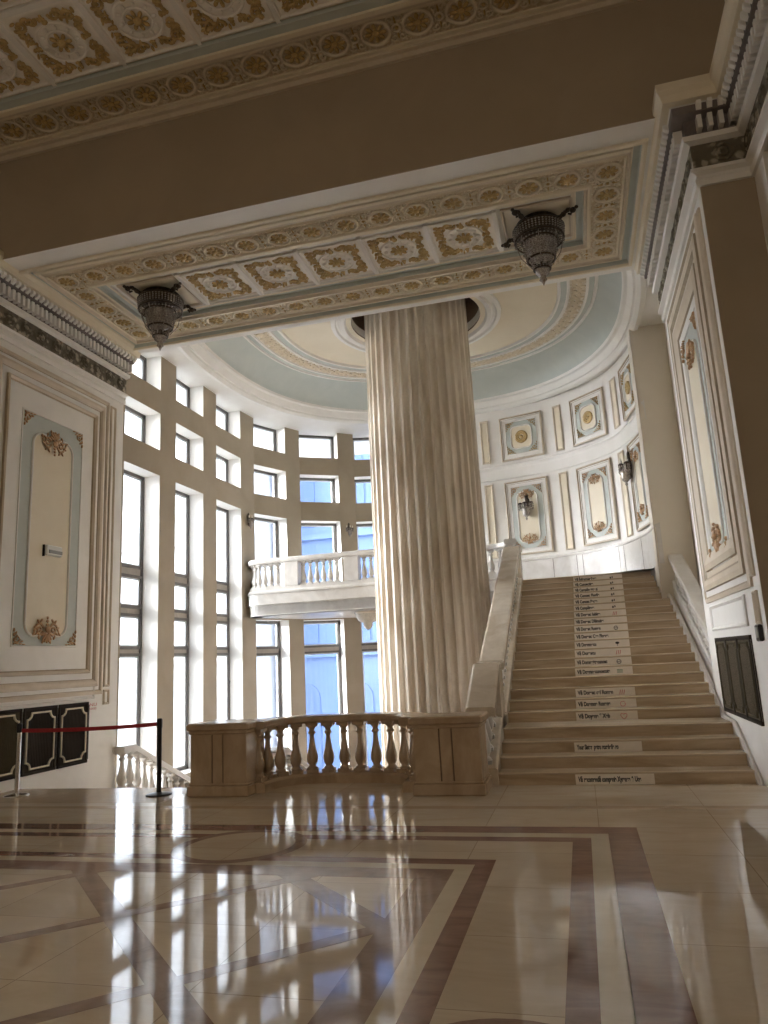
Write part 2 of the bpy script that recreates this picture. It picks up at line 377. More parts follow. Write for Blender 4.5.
# ------------------------------------------------------------------ cornices
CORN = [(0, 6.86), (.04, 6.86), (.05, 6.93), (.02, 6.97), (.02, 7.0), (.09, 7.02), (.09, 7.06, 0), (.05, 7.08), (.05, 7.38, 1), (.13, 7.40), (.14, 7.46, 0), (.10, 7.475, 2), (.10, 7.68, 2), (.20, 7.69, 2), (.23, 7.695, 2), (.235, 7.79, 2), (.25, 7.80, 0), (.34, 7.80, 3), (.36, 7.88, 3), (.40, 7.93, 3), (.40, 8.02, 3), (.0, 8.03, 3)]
SHADOWY = mat('dentil_gap_shade', (.15, .125, .115), (.19, .16, .15), .6, 8.)  # shade between the dentils, put into the colour of their backing
def dentils(gg, path, side, pitch=.105):
    for i in range(len(path) - 1):
        a, b = Vector(path[i]), Vector(path[i + 1]); L = (b - a).length; t = (b - a) / L; nn = Vector((-t.y, t.x)) * side
        k0 = int(L / pitch)
        for k in range(k0):
            p = a + t * (k + .5) * L / k0
            q0, q1 = p - t * .026 + nn * .09, p + t * .026 + nn * .09
            r0, r1 = p - t * .026 + nn * .20, p + t * .026 + nn * .20
            gg.hexa([(*q0, 7.50), (*q1, 7.50), (*r1, 7.50), (*r0, 7.50), (*q0, 7.67), (*q1, 7.67), (*r1, 7.67), (*r0, 7.67)], 0)
            q0, q1 = p - t * .03 + nn * .24, p + t * .03 + nn * .24
            r0, r1 = p - t * .025 + nn * .30, p + t * .025 + nn * .30
            gg.hexa([(*q0, 7.70), (*q1, 7.70), (*r1, 7.74), (*r0, 7.74), (*q0, 7.79), (*q1, 7.79), (*r1, 7.79), (*r0, 7.79)], 0)
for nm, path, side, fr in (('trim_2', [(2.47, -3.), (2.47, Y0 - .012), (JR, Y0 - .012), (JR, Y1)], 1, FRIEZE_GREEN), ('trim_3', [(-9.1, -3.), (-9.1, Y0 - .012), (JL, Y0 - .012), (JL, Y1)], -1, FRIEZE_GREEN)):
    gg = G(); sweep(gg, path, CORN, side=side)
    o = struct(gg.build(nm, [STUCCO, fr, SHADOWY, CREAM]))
    gg = G(); dentils(gg, path, side); gg.build('dentil_band', STUCCO, o)
    gg = G()     # carved roundels on the frieze
    for i in range(len(path) - 1):
        a, b = Vector(path[i]), Vector(path[i + 1]); L = (b - a).length; t = (b - a) / L; nn = Vector((-t.y, t.x)) * side
        k0 = max(1, int(L / .34))
        for k in range(k0):
            p = a + t * (k + .5) * L / k0 + nn * .055
            gg.tube([(p.x + t.x * .10 * cos(q), p.y + t.y * .10 * cos(q), 7.23 + .10 * sin(q)) for q in [2 * PI * j / 14 for j in range(14)]], .018, 5, True)
            gg.tube([(p.x + t.x * .045 * cos(q), p.y + t.y * .045 * cos(q), 7.23 + .045 * sin(q)) for q in [2 * PI * j / 10 for j in range(10)]], .02, 5, True)
    gg.build('carved_roundels', FRIEZE_GREEN, o)

# ------------------------------------------------------------------ gilt ornament library (panel space: X right, Z up, out = -Y)
def spiral(cx, cz, r0, r1, a0, turns, n=14, y=-.012): return [(cx + (r0 + (r1 - r0) * k / n) * cos(a0 + turns * 2 * PI * k / n), y, cz + (r0 + (r1 - r0) * k / n) * sin(a0 + turns * 2 * PI * k / n)) for k in range(n + 1)]
def cartouche_mesh(w, h):
    """shell palmette between two leafy scrolls, w wide and h high, hanging over the frame's end"""
    gg = G()
    for k in range(7):
        a = PI / 2 + (k - 3) * .36
        gg.ell((.15 * w * cos(a), -.03, .26 * h * sin(a) - .05 * h), .12 * w, .025, .032 * w, a)
    gg.ell((0, -.04, -.08 * h), .09 * w, .035, .11 * h)
    for k in range(3): gg.ell((0, -.03, -.22 * h - .1 * h * k), (.06 - .014 * k) * w, .02, .05 * h)
    for sgn in (-1, 1):
        P = [(sgn * q[0], q[1], q[2]) for q in spiral(.26 * w, -.05 * h, .13 * w, .03 * w, PI * .9, -1.3)]
        gg.tube(P, [.028 * w * (1 - .5 * k / len(P)) + .004 for k in range(len(P))], 5)
        P = [(sgn * x, -.015, z) for x, z in ((.12 * w, -.12 * h), (.24 * w, -.26 * h), (.38 * w, -.20 * h), (.48 * w, -.02 * h), (.46 * w, .10 * h), (.40 * w, .08 * h))]
        gg.tube(P, [.03 * w, .034 * w, .03 * w, .024 * w, .018 * w, .012 * w], 5)
        for x, z, a in ((.30, .16, 1.9), (.38, .05, .6), (.22, -.33, -2.2), (.43, -.12, -.4), (.33, -.30, -1.0), (.50, .06, .9), (.14, .28, 1.2)):
            gg.ell((sgn * x * w, -.02, z * h), .07 * w, .02, .026 * w, a if sgn > 0 else PI - a)
    return gg
def corner_mesh(s):
    """leaf sprig filling a corner; the corner is at the origin, growing to +X and +Z"""
    gg = G()
    P = spiral(.34 * s, .34 * s, .20 * s, .05 * s, PI * 1.25, 1.1); gg.tube(P, [.05 * s * (1 - .5 * k / len(P)) for k in range(len(P))], 5)
    for x, z, a in ((.12, .12, .78), (.30, .10, .1), (.10, .30, 1.47), (.55, .08, .05), (.08, .55, 1.52), (.78, .06, .0), (.06, .78, 1.57), (.45, .26, .5), (.26, .45, 1.1), (.62, .20, .45), (.2, .62, 1.1)):
        gg.ell((x * s, -.02, z * s), .105 * s, .022, .036 * s, a)
    return gg

def panel(name, label, cat, W, H, loc, rot, blue, inner, rad, group=None, style='tall', ornm=ROSE, outer=None, cart=.5):
    """decorated wall panel. Origin at panel centre. blue / inner: (half width, z0, z1)"""
    r = empty(name, loc, rot); tag(r, label, cat, group)
    w2, h2 = W / 2, H / 2
    gg = G()
    for pr in (outer or [[(0, .0), (.0, .045), (.02, .06), (.06, .06), (.075, .03), (.10, .03), (.105, .008), (.13, .008)]]):
        gg.ringsweep(rect(-w2, w2, -h2, h2), pr, 0)
    gg.build('outer_molding', [TAUPE, STUCCO, MOLDLINE], r)
    bw, b0, b1 = blue; iw, i0, i1 = inner
    last = (outer or [[(.13, 0)]])[-1][-1][0]
    gg = G(); gg.ringsweep(rect(-w2, w2, -h2, h2), [(last - .001, .004), (last, .008), (w2 - bw, .008) if False else (last + .001, .008)], 0)
    # margin between the molding and the blue border
    a = rect(-w2 + last, w2 - last, -h2 + last, h2 - last); b = rect(-bw, bw, b0, b1)
    gg.grid([[(x, -.008, z) for x, z in a], [(x, -.008, z) for x, z in b]], closed=True)
    gg.build('margin', STUCCO, r)
    gg = G(); gg.ringsweep(b, [(-.012, .008), (-.012, .02), (.0, .026), (.012, .02), (.014, .010)]); gg.build('border_bead', STUCCO, r)
    gg = G(); pth = arc_rect(-iw, iw, i0, i1, rad)
    gg.quad(*[(x, -.010, z) for x, z in b]); gg.build('blue_border', BLUE, r)
    gg = G(); gg.ringsweep(pth, [(-.022, .010), (-.022, .03), (-.008, .042), (.008, .034), (.016, .018), (.018, .012)], smooth=False); gg.build('inner_bead', STUCCO, r)
    gg = G(); q = [(x, -.0125, z) for x, z in pth]; gg.add(q, [tuple(range(len(q)))]); gg.build('center_field', CREAM, r)
    if style != 'bare':
        cs = min(.30, (w2 - iw) * .9); me = mesh_only(corner_mesh(cs), 'corner_ornament', ornm)
        for cx, cz, sx, sz in ((-bw, b0, 1, 1), (bw, b0, -1, 1), (-bw, b1, 1, -1), (bw, b1, -1, -1)): inst(me, 'corner_ornament', r, (cx + sx * .012, -.012, cz + sz * .012), scale=(sx, 1, sz))
    if style == 'tall':
        me = mesh_only(cartouche_mesh(iw * 2 * cart, iw * 2 * cart * .9), 'cartouche', ornm)
        inst(me, 'cartouche', r, (0, -.016, i1 - .06)); inst(me, 'cartouche', r, (0, -.016, i0 + .06), scale=(1, 1, -1))
    if style == 'square':
        gg = G(); rr = iw * .5
        for q in (1., .62): gg.tube([(rr * q * cos(t), -.02, .5 * (i0 + i1) + rr * q * sin(t)) for t in [2 * PI * k / 24 for k in range(24)]], .028 * q + .01, 6, True)
        gg.ell((0, -.02, .5 * (i0 + i1)), rr * .36, .05, rr * .36)
        for k in range(8): gg.ell((rr * .8 * cos(k * PI / 4), -.025, .5 * (i0 + i1) + rr * .8 * sin(k * PI / 4)), rr * .16, .03, rr * .10, k * PI / 4)
        gg.build('rosette', GOLD, r)
    return r

ROTL, ROTR = (0, 0, PI / 2), (0, 0, -PI / 2)
# big panels on the jambs: three nested moldings
outerL = [[(0, 0, 0), (0, .03, 0), (.05, .045, 0), (.07, .02, 0), (.08, .012, 2), (.14, .012, 1), (.145, .045, 2), (.19, .06, 0), (.23, .05, 0), (.26, .02, 0), (.27, .010, 2), (.37, .010, 1), (.375, .05, 2), (.40, .065, 0), (.43, .03, 0), (.45, .008, 2), (.46, .008, 1)]]
zc = (1.28 + 6.73) / 2
pl = panel('wall_panel', 'tall cream wall panel with grey-blue border behind the red barrier belt', 'wall panel', 2.98, 5.45, (JL, 10.13, zc), ROTL, (.74, 2.10 - zc, 5.89 - zc), (.48, 2.27 - zc, 5.58 - zc), .2, outer=outerL, cart=.62)
zr = (2.2 + 6.73) / 2
pr_ = panel('wall_panel', 'tall cream wall panel above the bronze grille beside the stair foot', 'wall panel', 2.98, 4.53, (JR, 10.2, zr), ROTR, (.62, 2.62 - zr, 5.9 - zr), (.43, 2.88 - zr, 5.6 - zr), .2, outer=[[(0, 0, 0), (0, .03, 0), (.05, .045, 0), (.08, .02, 2), (.16, .012, 1), (.165, .05, 2), (.23, .065, 0), (.30, .055, 0), (.34, .02, 2), (.42, .012, 0), (.425, .05, 2), (.50, .07, 0), (.58, .045, 0), (.64, .03, 0), (.66, .008, 2), (.67, .008, 1)]], cart=.62)
# plain plinth panels and the narrow border strips around the big panels
def strip_panel(name, label, W, H, loc, rot, m_in, group=None, m_fr=TAUPE, t=.05):
    gg = G(); w2, h2 = W / 2, H / 2
    r = empty(name, loc, rot); tag(r, label, 'wall panel', group)
    gg.ringsweep(rect(-w2, w2, -h2, h2), [(0, 0), (0, .02), (t * .4, .035), (t * .8, .02), (t, .006)]); gg.build('frame', m_fr, r)
    gg = G(); gg.quad((-w2 + t, -.006, -h2 + t), (w2 - t, -.006, -h2 + t), (w2 - t, -.006, h2 - t), (-w2 + t, -.006, h2 - t)); gg.build('field', m_in, r)
    return r
strip_panel('wall_panel', 'low plain horizontal panel between tall panel and the three dark grilles', 2.75, .30, (JL, 10.05, 1.44 - .08), ROTL, STUCCO, m_fr=STUCCO)
strip_panel('wall_panel', 'low plain horizontal panel just above the bronze grille by the stair', 2.3, .36, (JR, 10.35, 1.97), ROTR, STUCCO, m_fr=STUCCO)
for y, rot, x, nm in ((11.78, ROTL, JL, 'behind the belt'), (8.62, ROTR, JR, 'beside the dark pier by the stair')):
    if x == JL:
        strip_panel('edge_strip', 'slender vertical edge strip at the far side of the left tall panel', .16, 5.3, (x, y - .02, 4.05), rot, STUCCO, m_fr=TAUPE, t=.04)
        strip_panel('edge_block', 'small square block at the foot of the left edge strip', .16, .26, (x, y - .02, 1.22), rot, STUCCO, m_fr=TAUPE, t=.04)
    else:
        strip_panel('edge_strip', 'slender vertical edge strip beside the dark pier front', .16, 4.4, (x, y, 4.5), rot, STUCCO, m_fr=TAUPE, t=.04)
        strip_panel('edge_block', 'small upright block below the edge strip by the dark pier', .16, .36, (x, y + .02, 1.97), rot, TAUPE, m_fr=TAUPE, t=.04)

# ------------------------------------------------------------------ grilles
def grille(name, label, W, H, loc, rot, notch, inner_m, group, wire):
    r = empty(name, loc, rot); tag(r, label, 'radiator grille', group); w2, h2 = W / 2, H / 2
    gg = G(); gg.ringsweep(rect(-w2, w2, -h2, h2), [(0, 0), (0, .03), (.03, .03), (.035, .018), (.05, .018)]); gg.build('frame', GRILLE, r)
    gg = G(); gg.quad((-w2 + .04, -.016, -h2 + .04), (w2 - .04, -.016, -h2 + .04), (w2 - .04, -.016, h2 - .04), (-w2 + .04, -.016, h2 - .04))
    for k in range(int(W / .035)): gg.box(-w2 + .06 + k * .035, -w2 + .066 + k * .035, -.022, -.016, -h2 + .05, h2 - .05)
    gg.build('mesh_panel', inner_m, r)
    gg = G(); P = notch_rect(-w2 + .065, w2 - .065, -h2 + .085, h2 - .085, notch)
    gg.ringsweep(P, [(-.013, .016), (-.013, .036), (0, .042), (.013, .036), (.013, .016)]); gg.build('border_trim', wire, r)
    return r
gl = 'dark radiator grilles below the left panel'
for k, lab in enumerate(('dark brown grille farthest from the camera, next to the red notice', 'dark brown grille in the middle of the three, behind the belt', 'dark olive grille nearest the camera, behind the steel post')):
    grille('radiator_grille', lab, .74, 1.0, (JL, 10.895 - .79 * k, .665), ROTL, .10, GRILLE if k < 2 else GRILLE_OLIVE, gl, BRASS_PALE)  # the nearest grille has an olive mesh colour
gr = 'bronze grilles below the right panel'
for k, lab in enumerate(('bronze grille farthest up the stair beside the landing', 'middle bronze grille beside the lower steps', 'bronze grille nearest the dark pier and call box')):
    grille('radiator_grille', lab, .74, 1.0, (JR, 11.03 - .745 * k, 1.19), ROTR, .08, GRILLE_WIRE, gr, GRILLE_OLIVE)
gg = G(); gg.bbox(-.09, .09, -.045, 0, -.09, .09, .012, 0); gg.box(-.06, .06, -.05, -.045, -.05, .06, 1)  # small call box fixed to the right jamb
o = gg.build('call_box', [BLACKMETAL, GREYPLASTIC, INKRED]); o.location = (JR, 8.66, 1.7); o.rotation_euler = ROTR; tag(o, 'small dark call box on the wall beside the bronze grille', 'call box')
# emergency light on the left panel
r = empty('emergency_light', (JL, 10.18, 3.64), ROTL); tag(r, 'small white emergency light box on the tall left panel', 'emergency light')
gg = G(); gg.bbox(-.19, .19, -.09, -.013, -.07, .10, .015); gg.build('housing', WHITEPLASTIC, r)
gg = G(); gg.bbox(-.15, .17, -.105, -.088, -.035, .02, .006); gg.build('diffuser', GREYPLASTIC, r)
gg = G(); gg.box(-.205, -.19, -.05, -.013, -.09, .10); gg.build('bracket', BLACKMETAL, r)
# red notice
r = empty('wall_notice', (JL, 11.40, 1.08), ROTL); tag(r, 'tiny white notice with red lettering beside the dark grilles', 'notice')
gg = G(); gg.box(-.11, .11, -.006, 0, -.07, .07); gg.build('plate', STUCCO, r)
def text_mesh(txt, size, m, parent, loc, rot=(PI / 2, 0, 0), width=None, bold=.0, name='lettering'):
    cu = bpy.data.curves.new('t', 'FONT'); cu.body = txt; cu.size = size; cu.extrude = .0006; cu.offset = bold
    ob = bpy.data.objects.new('t', cu); COL.objects.link(ob)
    dg = bpy.context.evaluated_depsgraph_get(); me = bpy.data.meshes.new_from_object(ob.evaluated_get(dg)); bpy.data.objects.remove(ob)
    me.name = name; me.materials.clear(); me.materials.append(m)
    o = bpy.data.objects.new(name, me); COL.objects.link(o); o.parent = parent; o.location = loc; o.rotation_euler = rot
    if width and me.vertices:
        xs = [v.co.x for v in me.vertices]; o.scale = (width / (max(xs) - min(xs)), 1, 1)
    return o
text_mesh('NU', .075, INKRED, r, (-.095, -.008, .005), width=.19); text_mesh('ATINGEȚI', .05, INKRED, r, (-.095, -.008, -.055), width=.19)

# ------------------------------------------------------------------ soffit ornament: coffers, frieze rosettes, chandelier panels
ROTC = (PI / 2, 0, 0)      # panel space looking down
def coffer_parts(s):
    gg = G()       # white medallion rings
    for rr, tr in ((.30 * s, .020 * s), (.175 * s, .016 * s)): gg.tube([(rr * cos(t), -.015, rr * sin(t)) for t in [2 * PI * k / 28 for k in range(28)]], tr, 6, True)
    for k in range(10): gg.ell((.225 * s * cos(k * PI / 5), -.02, .225 * s * sin(k * PI / 5)), .035 * s, .022, .024 * s, k * PI / 5)
    med = gg
    gg = G(); gg.ell((0, -.03, 0), .06 * s, .05, .06 * s)
    for k in range(8): gg.ell((.10 * s * cos(k * PI / 4), -.025, .10 * s * sin(k * PI / 4)), .05 * s, .025, .028 * s, k * PI / 4)
    ros = gg
    gg = G(); rnd = random.Random(3)
    for q in range(4):
        c, d = cos(q * PI / 2), sin(q * PI / 2)
        def T(x, z): return (x * c - z * d, x * d + z * c)
        for sg in (1, -1):
            for (cx, cz, r0, a0, tn) in ((.35, .34, .08, 2.4, 1.2), (.375, .16, .065, -1.2, -1.2), (.22, .385, .055, .4, 1.1)):
                P = []
                for x, y, z in spiral(cx * s, cz * s * sg, r0 * s, .015 * s, a0 * sg, tn * sg, 12):
                    X, Z = T(x, z); P.append((X, -.015, Z))
                gg.tube(P, [.024 * s * (1 - .4 * k / 12) for k in range(13)], 5)
            for k in range(12):
                x = rnd.uniform(.22, .465) * s; z = sg * rnd.uniform(.02, .46) * s
                if math.hypot(x, z) < .31 * s: continue
                if max(abs(x), abs(z)) > .435 * s: continue
                X, Z = T(x, z); gg.ell((X, -.02, Z), .042 * s, .028, .018 * s, rnd.uniform(0, PI))
        for k in range(3):
            X, Z = T((.40 - .04 * k) * s, 0); gg.ell((X, -.022, Z), .03 * s, .03, (.022 + .012 * k) * s, q * PI / 2)
    return med, ros, gg
COFS = 1.0
_m, _r, _l = coffer_parts(COFS)
ME_MED, ME_ROS, ME_LEAF = mesh_only(_m, 'medallion_ring', COFFERGROUND), mesh_only(_r, 'rosette', GOLD), mesh_only(_l, 'leaf_scrolls', GOLD)
gg = G(); gg.box(-.5, .5, -.004, .0, -.5, .5); gg.ringsweep(rect(-.5, .5, -.5, .5), [(-.02, 0), (-.02, .03), (.0, .035), (.012, .004)]); ME_PLATE = mesh_only(gg, 'ground_plate', COFFERGROUND)
def coffer(label, x, y, z, s, group, leaf=None):
    r = empty('ceiling_coffer', (x, y, z), ROTC); tag(r, label, 'ceiling coffer', group)
    for nm, me in (('ground_plate', ME_PLATE), ('medallion_ring', ME_MED), ('rosette', ME_ROS), ('leaf_scrolls', ME_LEAF)): inst(me, nm, r, (0, 0, 0), scale=(s, 1, s))
    return r
ordw = ('first', 'second', 'third', 'fourth', 'fifth', 'sixth', 'seventh', 'eighth', 'ninth', 'tenth', 'eleventh', 'twelfth', 'thirteenth', 'fourteenth', 'fifteenth', 'sixteenth', 'seventeenth', 'eighteenth')
for k in range(5):
    coffer('gilded square coffer in the soffit, %s from the window-side chandelier' % ordw[k], -5.31 + 1.045 * k, 10.35, S + .122, .95, 'gilded coffers in the soffit between the chandeliers')
gg = G()
for k in range(6): gg.bbox(-5.8325 + 1.045 * k - .035, -5.8325 + 1.045 * k + .035, 9.8, 10.9, S + .075, S + .13, .008)
struct(gg.build('trim_8', STUCCO))
for x, lab in ((-6.44, 'plain cream ceiling panel behind the window-side chandelier'), (0.0, 'plain cream ceiling panel behind the stair-side chandelier')):
    r = empty('ceiling_panel', (x, 10.35, S + .128), ROTC); tag(r, lab, 'ceiling panel')
    gg = G(); gg.ringsweep(rect(-.52, .52, -.52, .52), [(0, 0), (0, .03), (.03, .035), (.05, .01)]); gg.build('frame', TAUPE, r)
    gg = G(); gg.box(-.48, .48, -.006, 0, -.48, .48); gg.build('field', CREAM, r)
# frieze rosettes
gg = G()
gg.tube([(.165 * cos(t), -.012, .165 * sin(t)) for t in [2 * PI * k / 20 for k in range(20)]], .022, 6, True)
gg.ell((0, -.015, 0), .045, .03, .045, mi=1)
for k in range(8): gg.ell((.085 * cos(k * PI / 4), -.014, .085 * sin(k * PI / 4)), .045, .022, .026, k * PI / 4, mi=1)
ME_FR = mesh_only(gg, 'rosette', [CREAM, GOLD])
gg = G()
gg.tube([(.05 * cos(t), -.01, .05 * sin(t)) for t in [2 * PI * k / 12 for k in range(12)]], .014, 5, True, mi=0)
gg.ell((0, -.01, 0), .022, .02, .022, mi=1)
for sz in (-1, 1):
    for sx in (-1, 1):
        P = spiral(sx * .05, sz * .12, .05, .012, 0 if sx > 0 else PI, 1.1 * sx * sz, 10); gg.tube(P, .012, 5, mi=0)
    gg.ell((0, -.01, sz * .10), .012, .018, .05, mi=1)
ME_LINK = mesh_only(gg, 'leaf_link', [CREAM, GOLD])
fr = empty('ceiling_frieze', (XC, 10.35, S + .045), ROTC); tag(fr, 'gilded rosette border running round the soffit coffers', 'ceiling frieze')
nx = 17; xs = [-7.53 - XC + (0.99 + 7.53) * k / (nx - 1) for k in range(nx)]
for zz in (1.03, -1.04):
    for k, x in enumerate(xs):
        inst(ME_FR, 'rosette', fr, (x, 0, zz))
        if k < nx - 1: inst(ME_LINK, 'leaf_link', fr, (x + .266, 0, zz))
for x in (xs[0], xs[-1]):
    for k in range(4):
        inst(ME_LINK, 'leaf_link', fr, (x, 0, -1.04 + (k + .5) * .5175), rot=(0, PI / 2, 0))
        if k: inst(ME_FR, 'rosette', fr, (x, 0, -1.04 + k * .5175))

# ------------------------------------------------------------------ hall ceiling: crown, frieze, coffers
gg = G()
def xstrip(y0, y1, z0, z1, mi): gg.box(-9.1, 2.62, y0, y1, z0, z1, mi)
xstrip(8.34, 8.39, HC - .16, HC, 0); xstrip(8.28, 8.36, HC - .08, HC, 2); xstrip(8.22, 8.3, HC - .05, HC, 1)
xstrip(7.70, 7.76, HC - .05, HC, 1); xstrip(7.62, 7.68, HC - .09, HC, 2); xstrip(7.56, 7.63, HC - .11, HC, 1); xstrip(7.44, 7.57, HC - .07, HC, 3)
struct(gg.build('trim_4', [TAUPE, CREAM, TAUPE, BLUE]))
fr = empty('ceiling_frieze', (-3.2, 7.97, HC), ROTC); tag(fr, 'dim gilded rosette border along the hall ceiling above the dark beam', 'ceiling frieze')
gg = G(); gg.box(-5.85, 5.8, -.02, 0, -.25, .26); gg.build('frieze_ground', FRIEZE, fr)
for k in range(20):
    x = -7.52 + .57 * k + 3.2
    inst(ME_FR, 'rosette', fr, (x - .57, -.02, 0), scale=(1.15, 1, 1.15)); inst(ME_LINK, 'leaf_link', fr, (x - .285, -.02, 0), scale=(1.1, 1, 1.2))
k = 0
for row, yy in enumerate((6.87, 5.7)):
    for i in range(8):
        x = -8.03 + 1.125 * i
        coffer('dim gilded hall ceiling coffer, %s from the window side, %s' % (ordw[i], ('row nearest the dark beam', 'second row from the dark beam')[row]), x, yy, HC, 1.02, 'gilded coffers of the hall ceiling')
gg = G()
for i in range(10): gg.box(-8.62 + 1.125 * i, -8.56 + 1.125 * i, 5.1, 7.44, HC - .035, HC)
gg.box(-9.1, 2.6, 6.26, 6.33, HC - .04, HC); struct(gg.build('trim_5', STUCCO))

# ------------------------------------------------------------------ chandeliers
def chandelier(label, x, y):
    r = empty('chandelier', (x, y, S + .12)); tag(r, label, 'chandelier', 'chandeliers under the soffit')
    gg = G(); gg.lathe([(.02, 0), (.30, 0), (.33, -.03), (.31, -.07), (.36, -.09), (.38, -.13), (.35, -.16), (.1, -.17)], 24); gg.build('canopy', IRON, r)
    for k in range(4):
        a = PI / 4 + k * PI / 2 + .25; gg = G(); c, d = cos(a), sin(a)
        P = [(.28, -.06), (.38, -.10), (.47, -.06), (.55, -.05), (.60, -.10), (.56, -.14), (.52, -.11)]
        gg.tube([(c * q, d * q, z) for q, z in P], [.035, .035, .03, .028, .026, .022, .015], 6)
        for q, z, rr in ((.60, -.09, .05), (.52, -.05, .04), (.44, -.08, .045), (.66, -.07, .03)): gg.lathe([(.001, -rr), (rr * .8, -rr * .5), (rr, 0), (rr * .8, rr * .5), (.001, rr)], 8, (c * q, d * q, z))
        gg.build('scroll_arm', IRON, r)
    def fringe(rad, z0, z1, n, rr, taper=1.):
        g2 = G()
        for k in range(n):
            a = 2 * PI * k / n; m = int((z0 - z1) / .035)
            for j in range(m):
                z = z0 - .035 * (j + .5); q = rad * (1 - (1 - taper) * j / max(1, m))
                g2.lathe([(.001, -.017), (rr, 0), (.001, .017)], 4, (q * cos(a), q * sin(a), z), smooth=False)
        return g2
    fringe(.38, -.13, -.29, 46, .017, .96).build('crystal_fringe', CRYSTAL, r)
    gg = G()
    for z, q in ((-.13, .38), (-.30, .365), (-.33, .26), (-.62, .20), (-.78, .12)): gg.tube([(q * cos(t), q * sin(t), z) for t in [2 * PI * k / 24 for k in range(24)]], .016, 6, True)
    gg.lathe([(.03, -.1), (.03, -.8)], 8); gg.build('hoops', IRON, r)
    fringe(.34, -.28, -.36, 34, .016, .80).build('crystal_fringe', CRYSTAL, r)
    fringe(.25, -.34, -.63, 26, .017, .82).build('crystal_basket', CRYSTAL, r)
    gg = G(); gg.lathe([(.22, -.34), (.17, -.62), (.04, -.66)], 14); gg.build('inner_bowl', CRYSTAL, r)
    fringe(.155, -.62, -.80, 18, .016, .75).build('crystal_fringe', CRYSTAL, r)
    gg = G(); gg.lathe([(.09, -.76), (.11, -.80), (.10, -.85), (.05, -.88), (.045, -.92), (.06, -.95), (.03, -.98), (.012, -1.02), (.002, -1.05)], 14); gg.build('finial', CRYSTAL, r)
    gg = G()
    for k in range(8):
        a = 2 * PI * k / 8; gg.tube([(.36 * cos(a), .36 * sin(a), -.30), (.29 * cos(a), .29 * sin(a), -.55), (.16 * cos(a), .16 * sin(a), -.72)], .006, 4)
        gg.lathe([(.001, -.03), (.016, 0), (.001, .03)], 5, (.36 * cos(a), .36 * sin(a), -.36))
    gg.build('bead_swag', CRYSTAL, r)
    for ch in r.children:
        if ch.name.startswith(('crystal_fringe', 'crystal_basket')): ch['kind'] = 'stuff'      # bead curtains
    return r
chandelier('dark tiered crystal chandelier nearer the windows', -6.44, 10.35)
chandelier('dark tiered crystal chandelier nearer the stair', 0.0, 10.35)

# ------------------------------------------------------------------ window wall
BAY = [((-8.45, 12.33), (-8.45, 13.63)), ((-8.45, 14.28), (-8.45, 15.55)), ((-8.45, 16.22), (-8.42, 17.55)), ((-8.35, 18.25), (-7.85, 19.35)), ((-7.6, 19.85), (-6.6, 20.5)), ((-6.2, 20.85), (-5.1, 21.2)), ((-4.55, 21.22), (-3.5, 21.22))]
pts = [(-8.45, 11.6)] + [p for b in BAY for p in b] + [(-2.9, 21.22)]
TH = .52
offs = []
for i, p in enumerate(pts):
    a = Vector(pts[max(0, i - 1)]); b = Vector(pts[min(len(pts) - 1, i + 1)]); t = (b - a).normalized(); offs.append(Vector((-t.y, t.x)))
outp = [Vector(p) + o * TH for p, o in zip(pts, offs)]
g = G()
SILL, SILL2, HEAD, B2B, B2T, B1B = -.55, -2.4, 5.78, 6.35, 7.19, 7.73
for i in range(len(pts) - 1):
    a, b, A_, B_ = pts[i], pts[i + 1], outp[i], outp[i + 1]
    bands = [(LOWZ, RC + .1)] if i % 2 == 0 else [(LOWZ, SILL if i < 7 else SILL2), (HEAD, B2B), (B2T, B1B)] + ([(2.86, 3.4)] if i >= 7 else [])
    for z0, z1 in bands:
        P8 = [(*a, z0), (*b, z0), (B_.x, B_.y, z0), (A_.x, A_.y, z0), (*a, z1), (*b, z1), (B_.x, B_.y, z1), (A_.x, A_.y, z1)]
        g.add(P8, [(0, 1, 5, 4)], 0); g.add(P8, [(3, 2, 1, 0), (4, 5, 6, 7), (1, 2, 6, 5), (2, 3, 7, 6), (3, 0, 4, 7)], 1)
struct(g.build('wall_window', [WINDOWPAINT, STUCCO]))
wn = 0
